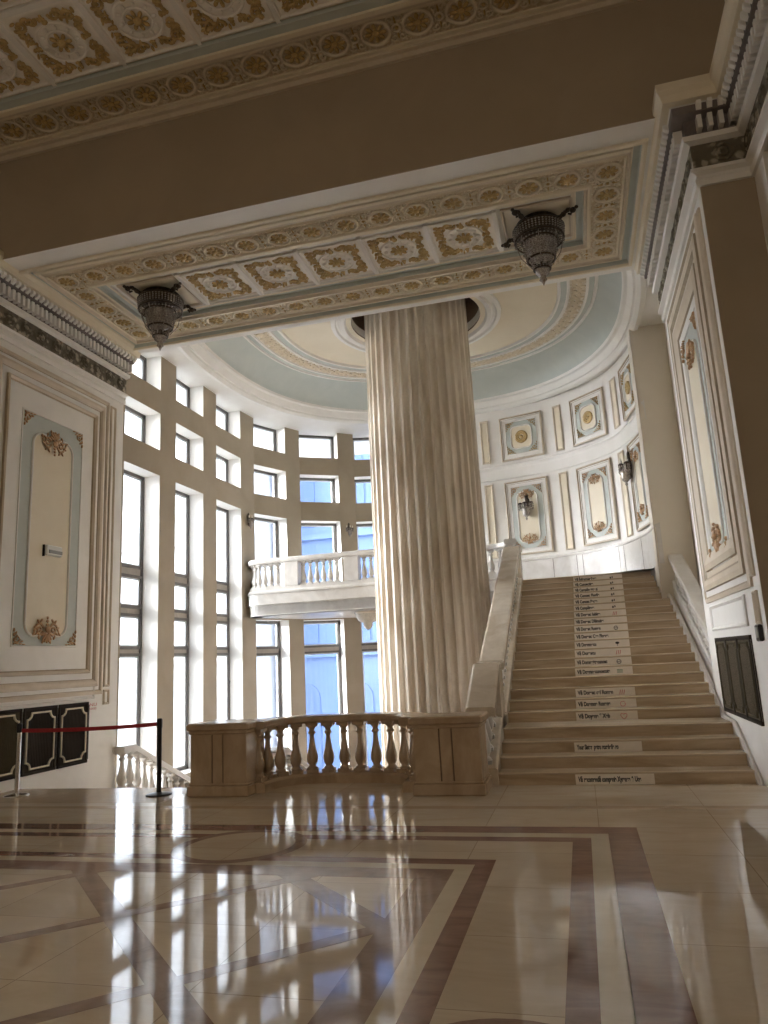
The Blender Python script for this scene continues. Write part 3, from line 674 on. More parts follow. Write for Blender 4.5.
def window(a, b, na, nb, z0, z1, transoms):
    global wn; wn += 1
    a = Vector(a) + na * (TH - .1); b = Vector(b) + nb * (TH - .1); W = (b - a).length; ang = math.atan2(b.y - a.y, b.x - a.x)
    f = .065
    gg = G()
    gg.box(0, f, -.05, .06, z0, z1); gg.box(W - f, W, -.05, .06, z0, z1); gg.box(0, W, -.05, .06, z1 - f, z1); gg.box(0, W, -.05, .06, z0, z0 + f)
    zs = [z0]
    for t0, t1 in transoms:
        gg.box(f, W - f, -.06, .06, t0, t0 + .06); gg.box(f, W - f, -.06, .06, t1 - .06, t1); gg.box(f, W - f, -.03, .05, t0 + .05, t1 - .05, 1)
        zs += [t0, t1]
    zs.append(z1)
    for k in range(0, len(zs), 2):     # slim pale sash inside each light
        x0, x1, q0, q1 = f, W - f, zs[k] + (f if k == 0 else 0), zs[k + 1] - (f if k == len(zs) - 2 else 0)
        gg.box(x0, x0 + .035, -.02, .03, q0, q1, 2); gg.box(x1 - .05, x1, -.02, .03, q0, q1, 2); gg.box(x0, x1, -.02, .03, q0, q0 + .03, 2); gg.box(x0, x1, -.02, .03, q1 - .03, q1, 2)
    if z1 - z0 > 3 and z0 > -1: gg.tube([(W - f - .03, -.09, z0 + 1.7), (W - f - .03, -.10, z0 + 1.85), (W - f - .03, -.05, z0 + 1.9)], .012, 5)
    w = struct(gg.build('window_%d' % wn, [FRAME, FRAMEBAND, SASH])); w.location = (a.x, a.y, 0); w.rotation_euler = (0, 0, ang)
    g2 = G(); g2.box(f, W - f, .01, .016, z0 + f, z1 - f); g2.build('window_pane', GLASS, w)
for k, (a, b) in enumerate(BAY):
    na, nb = offs[1 + 2 * k], offs[2 + 2 * k]
    if k < 3: window(a, b, na, nb, SILL, HEAD, ((1.95, 2.15), (2.75, 2.98), (3.55, 3.81)))
    else:
        window(a, b, na, nb, SILL2, 2.86, ((1.92, 2.15),)); window(a, b, na, nb, 3.4, HEAD, ())
    window(a, b, na, nb, B2B, B2T, ()); window(a, b, na, nb, B1B, RC, ())

# ------------------------------------------------------------------ curved panelled wall
CW = catmull([(-3.0, 20.35), (-2.24, 20.25), (-1.2, 20.1), (.14, 19.58), (1.2, 18.6), (1.7, 17.2), (1.85, 16.0)], 10)
cl = [0.]
for i in range(1, len(CW)): cl.append(cl[-1] + (CW[i] - CW[i - 1]).length)
def at_s(s):
    for i in range(1, len(CW)):
        if cl[i] >= s or i == len(CW) - 1:
            t = (s - cl[i - 1]) / (cl[i] - cl[i - 1]); return CW[i - 1].lerp(CW[i], t)
def place(s0, s1, zmid, out=.0):
    a, b = at_s(s0), at_s(s1); m = at_s((s0 + s1) / 2); t = (b - a).normalized(); nn = Vector((t.y, -t.x))     # towards the room
    p = (a + b) / 2 + nn * out; q = m.dot(nn) - p.dot(nn)
    p = p + nn * max(q, 0) * .0
    return (p.x, p.y, zmid), (0, 0, math.atan2(nn.x, -nn.y)), (b - a).length
path = [tuple(p) for p in CW]
g = G(); sweep(g, path, [(0, LOWZ), (0, 8.75), (.3, 8.75), (.3, LOWZ)], side=1)
g.box(-3.3, -2.9, 20.3, 21.6, LOWZ, 8.75)
struct(g.build('wall_rear', STUCCO))
g = G(); sweep(g, path, [(0, 3.3), (-.09, 3.3), (-.09, 4.06), (-.12, 4.07), (-.12, 4.12), (-.06, 4.14), (0, 4.16)], side=1)
o = struct(g.build('baseboard_rear', MARBLE_W))
gg = G()
for s in (.3, 1.28, 1.45, 2.6, 3.3, 3.48, 4.72, 4.95, 6.0):
    p = at_s(s); q = at_s(s + .012); t = (q - p).normalized(); nn = Vector((t.y, -t.x)); c = p + nn * .092
    gg.hexa([(*(p + nn * .08), 3.34), (*(q + nn * .08), 3.34), (*(q + nn * .093), 3.34), (*(p + nn * .093), 3.34), (*(p + nn * .08), 4.05), (*(q + nn * .08), 4.05), (*(q + nn * .093), 4.05), (*(p + nn * .093), 4.05)])
gg.build('marble_joints', SEAM, o)
g = G(); sweep(g, path, [(0, 6.42), (-.02, 6.44), (-.03, 6.70), (-.05, 6.76), (-.07, 6.78), (-.07, 6.82), (-.03, 6.84), (-.02, 6.87), (0, 6.88)], side=1); struct(g.build('trim_6', STUCCO))
thin = [[(0, 0, 0), (0, .05, 0), (.03, .06, 0), (.045, .03, 2), (.07, .03, 1), (.075, .012, 2), (.10, .012, 1)]]
gp = 'panels on the curved wall'
for i, (s0, s1) in enumerate(((1.40, 2.63), (3.55, 4.72), (5.75, 6.88))):
    where = ('behind the stair balustrade head', 'above the middle of the stair top', 'half hidden by the beige pier')[i]
    loc, rot, W = place(s0, s1, (4.25 + 6.32) / 2, .02)
    panel('wall_panel', 'tall white and blue stucco panel ' + where, 'wall panel', W, 2.07, loc, rot, (W / 2 - .16, -.88, .88), (W / 2 - .33, -.70, .70), .16, gp, 'tall', ROSE, thin, .75)
    loc, rot, W = place(s0, s1, (6.93 + 8.2) / 2, .02)
    panel('wall_panel', 'square stucco panel with a gilt rosette, upper row, ' + where, 'wall panel', W, 1.27, loc, rot, (W / 2 - .16, -.475, .475), (W / 2 - .32, -.32, .32), .13, gp, 'square', DULLGOLD, thin)
gs = 'narrow strips between the curved wall panels'
for i, (s0, s1) in enumerate(((.82, 1.06), (2.98, 3.22), (5.08, 5.38))):
    where = ('beside the column', 'between the column-side and middle panels', 'between the middle panel and the pier-side panel')[i]
    loc, rot, W = place(s0, s1, 5.28, .012); strip_panel('panel_strip', 'tall narrow beige strip in the lower row ' + where, W, 2.1, loc, rot, CREAM, gs)
    loc, rot, W = place(s0, s1, 7.58, .012); strip_panel('panel_strip', 'short narrow beige strip in the upper row ' + where, W, 1.27, loc, rot, CREAM, gs)

# wall beside the stair and the plain beige pier
g = G(); g.box(2.45, 2.8, Y1, 16.3, LOWZ, 8.75); struct(g.build('wall_stair', PLAIN))
g = G(); g.box(1.72, 2.8, 16.0, 16.7, LOWZ, 8.75); struct(g.build('wall_pier', PLAIN))

# ------------------------------------------------------------------ rotunda ceiling
def E(kind, k=1.): return supere(*{'ring': (-3.0, 14.9, 4.62, 5.1, 2.4), 'oo': (-2.92, 14.7, 4.02, 4.15, 2.5), 'oi': (-2.88, 14.85, 3.17, 3.2, 2.4)}[kind], k)
def loft(gg, loops, mi=0, smooth=False):
    rows = [[(x, y, z) for x, y in P] for P, z in loops]; gg.grid(rows, closed=True, mi=mi, smooth=smooth)
def mixl(A, B, t): return [(a[0] + (b[0] - a[0]) * t, a[1] + (b[1] - a[1]) * t) for a, b in zip(A, B)]
ring = E('ring'); oo = E('oo'); oi = E('oi')
g = G(); big = [(x, max(y, 9.0)) for x, y in supere(-3.0, 15.5, 7.5, 7.6, 6, 1.)]; loft(g, [(E('ring', 1.06), RC), (big, RC)]); loft(g, [(big, RC), (big, RC + .5)])
struct(g.build('ceiling_2', STUCCO)).name = 'ceiling_rotunda'
g = G(); loft(g, [(E('ring', 1.075), RC + .01), (E('ring', 1.07), RC - .06), (E('ring', 1.05), RC - .08), (E('ring', 1.035), RC - .03), (E('ring', 1.03), RC + .02), (E('ring', 1.02), RC + .02), (E('ring', 1.012), RC + .07), (E('ring', 1.0), RC + .15), (E('ring', .985), RC + .17), (E('ring', .98), RC + .24)])
struct(g.build('trim_7', STUCCO))
g = G()
c0 = E('ring', .982)
loft(g, [(mixl(c0, oo, .5 * (1 - cos(PI * t / 12)) * .5 + t / 24), RC + .22 + .48 * sin(PI / 2 * t / 12)) for t in range(13)], smooth=True)
o = struct(g.build('ceiling_cove', BLUE))
zt = RC + .70
g = G()
loft(g, [(mixl(oo, oi, -.03), zt), (mixl(oo, oi, 0), zt - .03), (mixl(oo, oi, .05), zt - .03), (mixl(oo, oi, .07), zt + .01)], 0)
loft(g, [(mixl(oo, oi, .07), zt + .01), (mixl(oo, oi, .2), zt + .01)], 1)
loft(g, [(mixl(oo, oi, .2), zt + .01), (mixl(oo, oi, .21), zt - .02), (mixl(oo, oi, .27), zt - .02), (mixl(oo, oi, .28), zt)], 0)
loft(g, [(mixl(oo, oi, .28), zt), (mixl(oo, oi, .70), zt)], 2)
loft(g, [(mixl(oo, oi, .70), zt), (mixl(oo, oi, .71), zt - .02), (mixl(oo, oi, .77), zt - .02), (mixl(oo, oi, .78), zt + .01)], 0)
loft(g, [(mixl(oo, oi, .78), zt + .01), (mixl(oo, oi, .93), zt + .03)], 1)
loft(g, [(mixl(oo, oi, .93), zt + .03), (mixl(oo, oi, .95), zt - .01), (mixl(oo, oi, 1.), zt - .01), (mixl(oo, oi, 1.02), zt + .05)], 0)
CX, CY = -2.97, 15.5
hole = [(CX + 1.5 * cos(2 * PI * i / 96), CY + 1.5 * sin(2 * PI * i / 96)) for i in range(96)]
loft(g, [(mixl(oo, oi, 1.02), zt + .05), (hole, zt + .09)], 3)
loft(g, [(hole, zt + .09), (hole, zt + 1.2)], 4)
g.add([(x, y, zt + 1.2) for x, y in hole], [tuple(range(96))], 4)
struct(g.build('ceiling_oval', [STUCCO, BLUE, carved('carved_pale_border', (.84, .80, .73), (.68, .59, .46), 20.), CREAM, SEAM]))
g = G(); rt = lambda q: [(CX + q * cos(2 * PI * i / 64), CY + q * sin(2 * PI * i / 64)) for i in range(64)]
loft(g, [(rt(1.98), zt + .10), (rt(1.97), zt + .03), (rt(1.88), zt + .02), (rt(1.85), zt + .07), (rt(1.78), zt + .07), (rt(1.75), zt + .02), (rt(1.66), zt + .02), (rt(1.62), zt + .09), (rt(1.50), zt + .12), (rt(1.49), zt + .3)])
o = g.build('ceiling_medallion', STUCCO); tag(o, 'round white plaster ring in the ceiling around the column head', 'ceiling medallion')
# carved flowers along the oval border
fr = empty('ceiling_frieze', (0, 0, zt)); tag(fr, 'oval carved flower border of the blue rotunda ceiling', 'ceiling frieze')
mid = mixl(oo, oi, .49)
gg = G()
for q in range(5):
    a = 2 * PI * q / 5
    rows = [[(.075 * cos(a) + .055 * cos(b) * cos(a) - .035 * sin(b) * sin(a), .075 * sin(a) + .055 * cos(b) * sin(a) + .035 * sin(b) * cos(a), -z) for b in [2 * PI * t / 8 for t in range(8)]] for z in (0, .02)]
    gg.grid(rows, closed=True); gg.caps(rows[0], rows[1])
gg.lathe([(.04, -.0), (.035, -.03), (.001, -.035)], 8)
ME_FL = mesh_only(gg, 'carved_flower', mat('pale_gilded_relief', (.64, .53, .37), (.74, .64, .48), .5, 9.))
for i in range(96):
    x, y = mid[i]
    if y > Y1 + .1: inst(ME_FL, 'carved_flower', fr, (x, y, -.002), (0, 0, i * 1.3), (1.25, 1.25, 1))

# ------------------------------------------------------------------ column
r = empty('fluted_column', (CX, CY, LOWZ)); tag(r, 'colossal fluted marble column rising through the rotunda', 'column')
NF = 36; zs_ = [0, .7, 3, 6, 9, 11, 13.6]
rows = []
for z in zs_:
    rad = 1.255 - .075 * (z / 13.6) ** 1.4; row = []
    for k in range(NF):
        for j in range(8):
            a = 2 * PI * (k + j / 8) / NF; u = j / 8
            dep = 0 if u in (0, .125, .25) else .095 * math.sqrt(max(0, 1 - ((u - .625) / .44) ** 2))
            row.append(((rad - dep) * cos(a), (rad - dep) * sin(a), z))
    rows.append(row)
gg = G(); gg.grid(rows, closed=True); gg.build('shaft', MARBLE_COL, r)
gg = G(); gg.lathe([(1.5, 0), (1.5, .25), (1.42, .3), (1.48, .4), (1.42, .5), (1.32, .55), (1.30, .65), (1.2, .7)], 48); gg.build('base', MARBLE_COL, r)

# ------------------------------------------------------------------ balusters
def baluster_mesh(h, r, m, name='baluster', seg=12):
    gg = G(); q = r * 1.12
    gg.box(-q, q, -q, q, 0, .07 * h); gg.box(-q, q, -q, q, .93 * h, h)
    gg.lathe([(r * z_, y * h) for z_, y in ((.95, .07), (1.0, .09), (.7, .12), (.62, .14), (.95, .20), (1.08, .28), (1.0, .36), (.72, .48), (.5, .62), (.42, .72), (.46, .76), (.72, .78), (.72, .81), (.5, .83), (.55, .88), (.85, .91), (.9, .93))], seg, cap=False)
    return mesh_only(gg, name, m)
BAL_W = baluster_mesh(.66, .085, MARBLE_W); BAL_B = baluster_mesh(.66, .078, MARBLE_B); BAL_T = baluster_mesh(.66, .075, MARBLE_T); BAL_S = baluster_mesh(.66, .085, MARBLE_W)
RAILP = [(-.15, 0), (-.17, .02), (-.17, .075), (-.14, .10), (.14, .10), (.17, .075), (.17, .02), (.15, 0), (-.15, 0)]
def slope_bar(gg, x0, x1, pts_, z_lo, z_hi, mi=0):
    """bar of width x0..x1 following (y, z) points, its underside z_lo and top z_hi above each point"""
    rows = [[(x0, y, z + z_lo), (x1, y, z + z_lo), (x1, y, z + z_hi - .02), (x1 - .03, y, z + z_hi), (x0 + .03, y, z + z_hi), (x0, y, z + z_hi - .02)] for y, z in pts_]
    gg.grid(rows, closed=True, mi=mi); gg.caps(rows[0], rows[-1], mi)
def zat(pts_, y):
    for (a, za), (b, zb) in zip(pts_, pts_[1:]):
        if a <= y <= b: return za + (zb - za) * (y - a) / (b - a)
    return pts_[0][1] if y < pts_[0][0] else pts_[-1][1]

# curved balustrade at the edge of the hall floor
r = empty('marble_balustrade', (XC, 9.3, 0)); tag(r, 'dark tan marble balustrade curving between two block pedestals at the hall edge', 'balustrade')
def P_(x, y, z): return (x - XC, y - 9.3, z)
def pedestal(x0, x1, y0, y1, h, m, parent, loc):
    gg = G(); lx, ly = loc
    gg.bbox(x0 - lx - .035, x1 - lx + .035, y0 - ly - .035, y1 - ly + .035, 0, .13, .012); gg.bbox(x0 - lx - .015, x1 - lx + .015, y0 - ly - .015, y1 - ly + .015, .13, .16, .01)
    w = (x1 - x0) / 3; xs_ = [(x0, x0 + w * 1.15), (x0 + w * 1.2, x0 + w * 1.72), (x0 + w * 1.77, x1)]
    gg.box(x0 - lx + .012, x1 - lx - .012, y0 - ly + .014, y1 - ly - .012, .15, h - .13, 1)
    for a, b in xs_: gg.bbox(a - lx, b - lx, y0 - ly, y1 - ly, .15, h - .13, .008)
    gg.bbox(x0 - lx - .02, x1 - lx + .02, y0 - ly - .02, y1 - ly + .02, h - .14, h - .09, .012); gg.bbox(x0 - lx - .05, x1 - lx + .05, y0 - ly - .05, y1 - ly + .05, h - .095, h, .02)
    gg.build('pedestal', [m, SEAM], parent)
pedestal(-2.08, -1.27, 9.04, 9.62, .91, MARBLE_T, r, (XC, 9.3)); pedestal(-5.10, -4.30, 9.04, 9.62, .91, MARBLE_T, r, (XC, 9.3))
arc = []
for k in range(41):
    t = PI * k / 40; arc.append((XC + 1.08 * abs(cos(t)) ** .72 * (1 if cos(t) >= 0 else -1) * 1.0, 9.25 + .92 * abs(sin(t)) ** .72))
arcl = [P_(x, y, 0)[:2] for x, y in arc]
gg = G(); sweep(gg, arcl, [(q, .80 + z) for q, z in ((-.14, 0), (-.17, .03), (-.17, .075), (-.15, .10), (.15, .10), (.17, .075), (.17, .03), (.14, 0), (-.14, 0))], ends=True); gg.build('handrail', MARBLE_T, r)
gg = G(); sweep(gg, arcl, [(q, z) for q, z in ((-.16, 0), (-.16, .10), (-.13, .13), (.13, .13), (.16, .10), (.16, 0))]); gg.build('base_rail', MARBLE_T, r)
L_ = [0.]
for i in range(1, len(arc)): L_.append(L_[-1] + math.dist(arc[i], arc[i - 1]))
NB = 14
for k in range(NB):
    s = .16 + (L_[-1] - .32) * k / (NB - 1); i = next(j for j in range(1, len(L_)) if L_[j] >= s); t = (s - L_[i - 1]) / (L_[i] - L_[i - 1])
    x = arc[i - 1][0] + (arc[i][0] - arc[i - 1][0]) * t; y = arc[i - 1][1] + (arc[i][1] - arc[i - 1][1]) * t
    a = math.atan2(arc[i][1] - arc[i - 1][1], arc[i][0] - arc[i - 1][0]); inst(BAL_T, 'baluster', r, P_(x, y, .13), (0, 0, a), (1, 1, .67 / .66))

# ------------------------------------------------------------------ grand staircase
XL, XR = -1.16, 1.81
st = empty('marble_staircase', (.33, 9.72, 0)); tag(st, 'broad tan marble staircase climbing to the upper landing', 'staircase')
ST = lambda x, y, z: (x - .33, y - 9.72, z)
steps = [(9.72 + .33 * k, .15 * (k + 1)) for k in range(3)] + [(9.72 + .99, .60)] + [(11.5 + .34 * k, .60 + .15 * (k + 1)) for k in range(18)]
def one_step(y0, y1, zt_, x0=XL, x1=XR, mats=None):
    gg = G(); a = ST(x0, y0, 0); b = ST(x1, y1, 0)
    gg.box(a[0], b[0], a[1], b[1], zt_ - .17, zt_ - .02, 0)
    gg.box(a[0], b[0], a[1] - .008, a[1], zt_ - .15, zt_ - .138, 0)
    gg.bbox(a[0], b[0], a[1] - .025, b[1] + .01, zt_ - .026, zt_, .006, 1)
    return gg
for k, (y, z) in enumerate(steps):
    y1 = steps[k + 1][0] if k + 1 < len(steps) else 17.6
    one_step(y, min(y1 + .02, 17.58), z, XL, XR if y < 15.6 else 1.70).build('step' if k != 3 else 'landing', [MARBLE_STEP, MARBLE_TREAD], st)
gg = G()     # sloping underside
prof = [(9.75, 0.), (10.8, .42), (11.5, .42), (15.9, 2.36)]
rows = [[ST(XL, y, z - .2), ST(XR, y, z - .2), ST(XR, y, z - .5), ST(XL, y, z - .5)] for y, z in prof]; gg.grid(rows, closed=True); gg.build('soffit', STUCCO, st)
gg = G()     # marble curb on the wall side
slope_bar(gg, XR - .33, 1.875 - .33, [(9.55 - 9.72, .0), (9.72 - 9.72, .1), (10.71 - 9.72, .62), (11.5 - 9.72, .66), (Y1 - 9.72, .96)], -.3, .0); slope_bar(gg, XR - .335, 1.90 - .33, [(Y1 + .01 - 9.72, .93), (15.97 - 9.72, 2.64)], -.5, .03); gg.build('curb', MARBLE_W, st)
# top landing and balcony slab
BF = [(-8.42, 18.2), (-8.30, 17.78), (-7.95, 17.52), (-6.5, 17.5), (-5.2, 17.47), (-4.4, 17.5), (-3.4, 17.85), (-2.5, 18.25), (-1.95, 18.4), (-1.6, 18.2), (-1.52, 17.75)]
BFs = [tuple(p) for p in catmull(BF, 6)]
bal = empty('balcony', (-5, 18, 3.3)); tag(bal, 'curved white marble balcony with baluster parapet passing behind the column', 'balcony')
BL = lambda x, y, z: (x + 5, y - 18, z - 3.3)
out_ = BFs + [(XR, 17.6), (1.84, 16.8), (1.6, 17.6), (1.2, 18.7), (.14, 19.68), (-1.2, 20.2), (-2.9, 20.4), (-2.9, 21.25), (-5.1, 21.22), (-6.2, 20.9), (-7.6, 19.9), (-8.36, 18.3)]
gg = G(); n = len(out_)
gg.add([BL(x, y, 3.30) for x, y in out_], [tuple(range(n))]); gg.add([BL(x, y, 2.90) for x, y in out_], [tuple(range(n - 1, -1, -1))])
gg.grid([[BL(x, y, 2.9) for x, y in out_], [BL(x, y, 3.3) for x, y in out_]], closed=True); gg.build('slab', MARBLE_B, bal)
fl = [BL(x, y, 0)[:2] for x, y in BFs]
gg = G(); sweep(gg, fl, [(.3, 2.90 - 3.3), (.02, 2.90 - 3.3), (.0, 2.93 - 3.3), (.0, 3.16 - 3.3), (-.03, 3.18 - 3.3), (-.035, 3.44 - 3.3), (-.06, 3.46 - 3.3), (-.06, 3.50 - 3.3), (-.03, 3.54 - 3.3), (.30, 3.54 - 3.3), (.3, 2.9 - 3.3)], side=1); gg.build('fascia', MARBLE_B, bal)
gg = G(); sweep(gg, fl, [(.24, 3.53 - 3.3), (0, 3.53 - 3.3), (0, 3.62 - 3.3), (.24, 3.62 - 3.3), (.24, 3.53 - 3.3)], side=1); gg.build('base_rail', MARBLE_B, bal)
gg = G(); sweep(gg, fl, [(.25, 4.24 - 3.3), (-.02, 4.24 - 3.3), (-.04, 4.28 - 3.3), (-.04, 4.34 - 3.3), (-.01, 4.37 - 3.3), (.24, 4.37 - 3.3), (.27, 4.34 - 3.3), (.25, 4.24 - 3.3)], side=1); gg.build('handrail', MARBLE_B, bal)
bl = [0.]
for i in range(1, len(BFs)): bl.append(bl[-1] + math.dist(BFs[i], BFs[i - 1]))
ps = []
for i in range(1, len(BFs)):
    if BFs[i - 1][0] < -7.1 <= BFs[i][0] or BFs[i - 1][0] < -5.45 <= BFs[i][0] or BFs[i - 1][0] < -3.7 <= BFs[i][0]: ps.append((bl[i]))
s = .12
def onb(s):
    i = next((j for j in range(1, len(bl)) if bl[j] >= s), len(bl) - 1); t = (s - bl[i - 1]) / (bl[i] - bl[i - 1]); a, b = Vector(BFs[i - 1]), Vector(BFs[i]); d = (b - a).normalized()
    return a.lerp(b, t) + Vector((-d.y, d.x)) * .12, math.atan2(d.y, d.x)
for q in ps:
    p, a = onb(q); gg = G(); gg.bbox(-.19, .19, -.13, .13, 0, .62, .01); o = gg.build('pedestal', MARBLE_B, bal); o.location = BL(p.x, p.y, 3.62); o.rotation_euler = (0, 0, a)
s = .14
while s < bl[-1] - .1:
    if all(abs(s - q) > .27 for q in ps):
        p, a = onb(s); inst(BAL_B, 'baluster', bal, BL(p.x, p.y, 3.62), (0, 0, a), (.9, .9, .62 / .66))
    s += .182

# ------------------------------------------------------------------ stair balustrades
def stair_rail(label, x, pts_, group, m, bal_me, ends=(), h=.85, w=.19, balstart=None, balend=None, pitch=.235, m2=None):
    """pts_: (y, z of the handrail top)"""
    y0 = pts_[0][0]; r = empty('stair_balustrade', (x, y0, 0)); tag(r, label, 'balustrade', group)
    L = [(y - y0, z) for y, z in pts_]
    gg = G(); slope_bar(gg, -w, w, L, -.12, 0); gg.build('handrail', m, r)
    gg = G(); slope_bar(gg, -w + .02, w - .02, L, -h - .22, -h + .10); gg.build('base_rail', m2 or m, r)
    y = .14 if balstart is None else balstart
    while y < (L[-1][0] - .1 if balend is None else balend):
        z = zat(L, y); inst(bal_me, 'baluster', r, (0, y, z - h + .06), scale=(1, 1, (h - .15) / .66)); y += pitch
    for (ya, yb, za, zb, ww) in ends:
        gg = G(); gg.bbox(-ww, ww, ya - y0, yb - y0, za, zb - .08, .012); gg.bbox(-ww - .03, ww + .03, ya - y0 - .03, yb - y0 + .03, zb - .09, zb, .015); gg.build('newel', m, r)
    return r
gsr = 'balustrades of the grand stairs'
MARBLE_R = mat('warm_rail_marble', (.56, .47, .36), (.72, .64, .53), .25, 2., 9.)
stair_rail('broad pale balustrade climbing beside the column on the open side of the stair', -1.33, [(9.69, .96), (10.66, 1.50), (11.3, 1.52)], gsr, MARBLE_R, BAL_S, ends=((10.75, 11.15, .3, 1.50, .17),))
stair_rail('long upper flight balustrade on the open side of the grand stair', -1.33, [(11.32, 1.53), (17.1, 4.08), (17.25, 4.1)], gsr, MARBLE_R, BAL_S, ends=((17.24, 17.6, 2.9, 4.08, .17),))
stair_rail('white balustrade on the wall side of the grand stair before the beige pier', 2.06, [(Y1 + .02, 1.62), (15.95, 3.46)], gsr, MARBLE_W, BAL_S, h=.62, w=.14, pitch=.27)
stair_rail('white balustrade descending along the windows behind the barrier post', -8.22, [(12.02, .33), (12.4, .33), (14.6, -.66), (18.0, -2.2)], gsr, MARBLE_W, BAL_S, h=.84, w=.13, balstart=.12)
stair_rail('lower stair balustrade seen through the curved balustrade', -4.9, [(9.69, .90), (10.7, .33), (11.6, .31), (17.8, -2.4)], gsr, MARBLE_W, BAL_S, h=.84, w=.15)
# stair going down on the window side
st2 = empty('marble_staircase', (-6.7, 9.72, 0)); tag(st2, 'marble staircase going down along the window wall', 'staircase')
for k in range(20):
    y = 9.72 + .33 * k if k < 4 else 11.5 + .34 * (k - 4); z = -.15 * (k + 1); y1 = y + .34 if k != 3 else 11.5
    gg = G(); gg.box((JL + .005 if y < 12.1 else -8.42) + 6.7, -5.07 + 6.7, y - 9.72, y1 - 9.72 + .02, z - .17, z - .04, 0); gg.bbox((JL + .005 if y < 12.1 else -8.42) + 6.7, -5.07 + 6.7, y - 9.72 - .0, y1 - 9.72 + .03, z - .045, z, .006, 1); gg.build('step', [MARBLE_STEP, MARBLE_TREAD], st2)

# ------------------------------------------------------------------ stickers on the risers
TXT = ['Vă recomandă compania Xyranea & Una', None, 'Your Sister  patru roxabelle ro', None] + ['Vă Doyana * Xab', 'Vă Doamna Roxana', 'Vă Doresc cel Roman', None, 'Vă Doamnecunoscuta', 'Vă Domneștecunosc', 'Vă Dorescu', 'Vă Doamnecu', 'Vă Doresc Cea Floare', 'Vă Doresc Roman', 'Vă Doresc Dăinuire', 'Vă Doresc Iubire', 'Vă Cumpătare', 'Vă Cunosc Pacea', 'Vă Cunosc Florile', 'Vă Cumpănește zi', 'Vă Cunosctire', 'Vă Înfrumusețare']
gst = 'lettered stickers on the stair risers'
emb = [None, None, None, None, 'heart', 'ring', 'bars', None, 'flag', 'globe', 'bars', 'tree', None, 'globe', None, 'bars', 'dash', 'dash', 'dash', 'dash', 'dash', 'dash']
for k, tx in enumerate(TXT):
    if tx is None: continue
    y, z = steps[k]; low = k < 4
    x0, x1 = ((-.22, .70) if k == 0 else (-.21, .64)) if low else (-.165 + .009 * (k - 4), .70 + .021 * (k - 4))
    where = ('lowest riser at the stair foot', '', 'third riser from the floor')[k] if low else ('first' if k == 4 else ordw[k - 4]) + ' riser above the landing'
    r = empty('riser_sticker', (x0, y, z - .15)); tag(r, 'white sticker with dark lettering on the ' + where, 'sticker', gst)
    W = x1 - x0; gg = G(); gg.box(0, W, -.014, -.010, .001, .123); gg.build('sheet', PAPER, r)
    tw = min(W * .60, .026 * len(tx) + .06) if not low else (W * .80 if k == 0 else W * .62)
    text_mesh(tx, .082, INK, r, (.035, -.0148, .036), width=tw, bold=.004)
    e = emb[k]; ex = W * .78
    if e:
        gg = G(); yy = -.0175
        if e == 'heart': gg.tube([(ex + .045 * math.sin(t) ** 3, yy, .055 + .04 * (cos(t) - .35 * cos(2 * t) - .15 * cos(3 * t))) for t in [2 * PI * q / 24 for q in range(24)]], .004, 4, True)
        elif e in ('ring', 'globe'):
            gg.tube([(ex + .036 * cos(t), yy, .053 + .036 * sin(t)) for t in [2 * PI * q / 20 for q in range(20)]], .004, 4, True)
            if e == 'globe': gg.tube([(ex + .018 * cos(t), yy, .053 + .036 * sin(t)) for t in [2 * PI * q / 20 for q in range(20)]], .004, 4, True); gg.box(ex - .036, ex + .036, yy, yy + .003, .05, .056)
        elif e == 'flag':
            for q in range(3): gg.box(ex - .045, ex + .045, yy, yy + .003, .03 + .02 * q, .04 + .02 * q)
        elif e == 'bars':
            for q in range(3): gg.hexa([(ex - .04 + .03 * q, yy, .02), (ex - .03 + .03 * q, yy, .02), (ex - .03 + .03 * q, yy + .003, .02), (ex - .04 + .03 * q, yy + .003, .02), (ex - .02 + .03 * q, yy, .09), (ex - .01 + .03 * q, yy, .09), (ex - .01 + .03 * q, yy + .003, .09), (ex - .02 + .03 * q, yy + .003, .09)])
        elif e == 'tree': gg.box(ex - .004, ex + .004, yy, yy + .003, .015, .06); gg.ell((ex, yy, .07), .035, .003, .022)
        else: gg.box(ex - .035, ex - .005, yy, yy + .003, .03, .07); gg.box(ex + .01, ex + .03, yy, yy + .003, .04, .08)
        gg.build('emblem', {'heart': INKRED, 'ring': INKRED, 'bars': INKRED, 'flag': INKGREEN}.get(e, INK), r)

# ------------------------------------------------------------------ barrier
def stanchion(label, x, y, chrome):
    r = empty('stanchion', (x, y, 0)); tag(r, label, 'barrier post', 'barrier posts')
    gg = G(); gg.lathe([(.17, 0), (.17, .012), (.15, .022), (.06, .035), (.03, .04)], 28); gg.build('base', BLACKMETAL if not chrome else CHROME, r)
    gg = G(); gg.lathe([(.032, .035), (.032, .87)], 16); gg.build('pole', CHROME if chrome else BLACKMETAL, r)
    gg = G(); gg.lathe([(.036, .86), (.038, .87), (.038, .97), (.03, .985), (.005, .99)], 16); gg.build('belt_head', BLACKMETAL, r)
    return r
stanchion('steel barrier post at the picture edge before the dark grilles', -7.87, 9.14, True)
stanchion('black barrier post in front of the descending balustrade', -5.63, 9.16, False)
gg = G(); rows = []
for k in range(25):
    t = k / 24; x = -7.83 + 2.16 * t; zc_ = .915 - .035 * 4 * t * (1 - t) * .6 + (-.03 * (1 - t)); rows.append([(x, 9.138 + .02 * t, zc_ - .026), (x, 9.138 + .02 * t, zc_ + .026), (x, 9.142 + .02 * t, zc_ + .026), (x, 9.142 + .02 * t, zc_ - .026)])
gg.grid(rows, closed=True); gg.caps(rows[0], rows[-1]); o = gg.build('barrier_belt', RED); tag(o, 'red belt stretched between the two barrier posts', 'barrier belt')

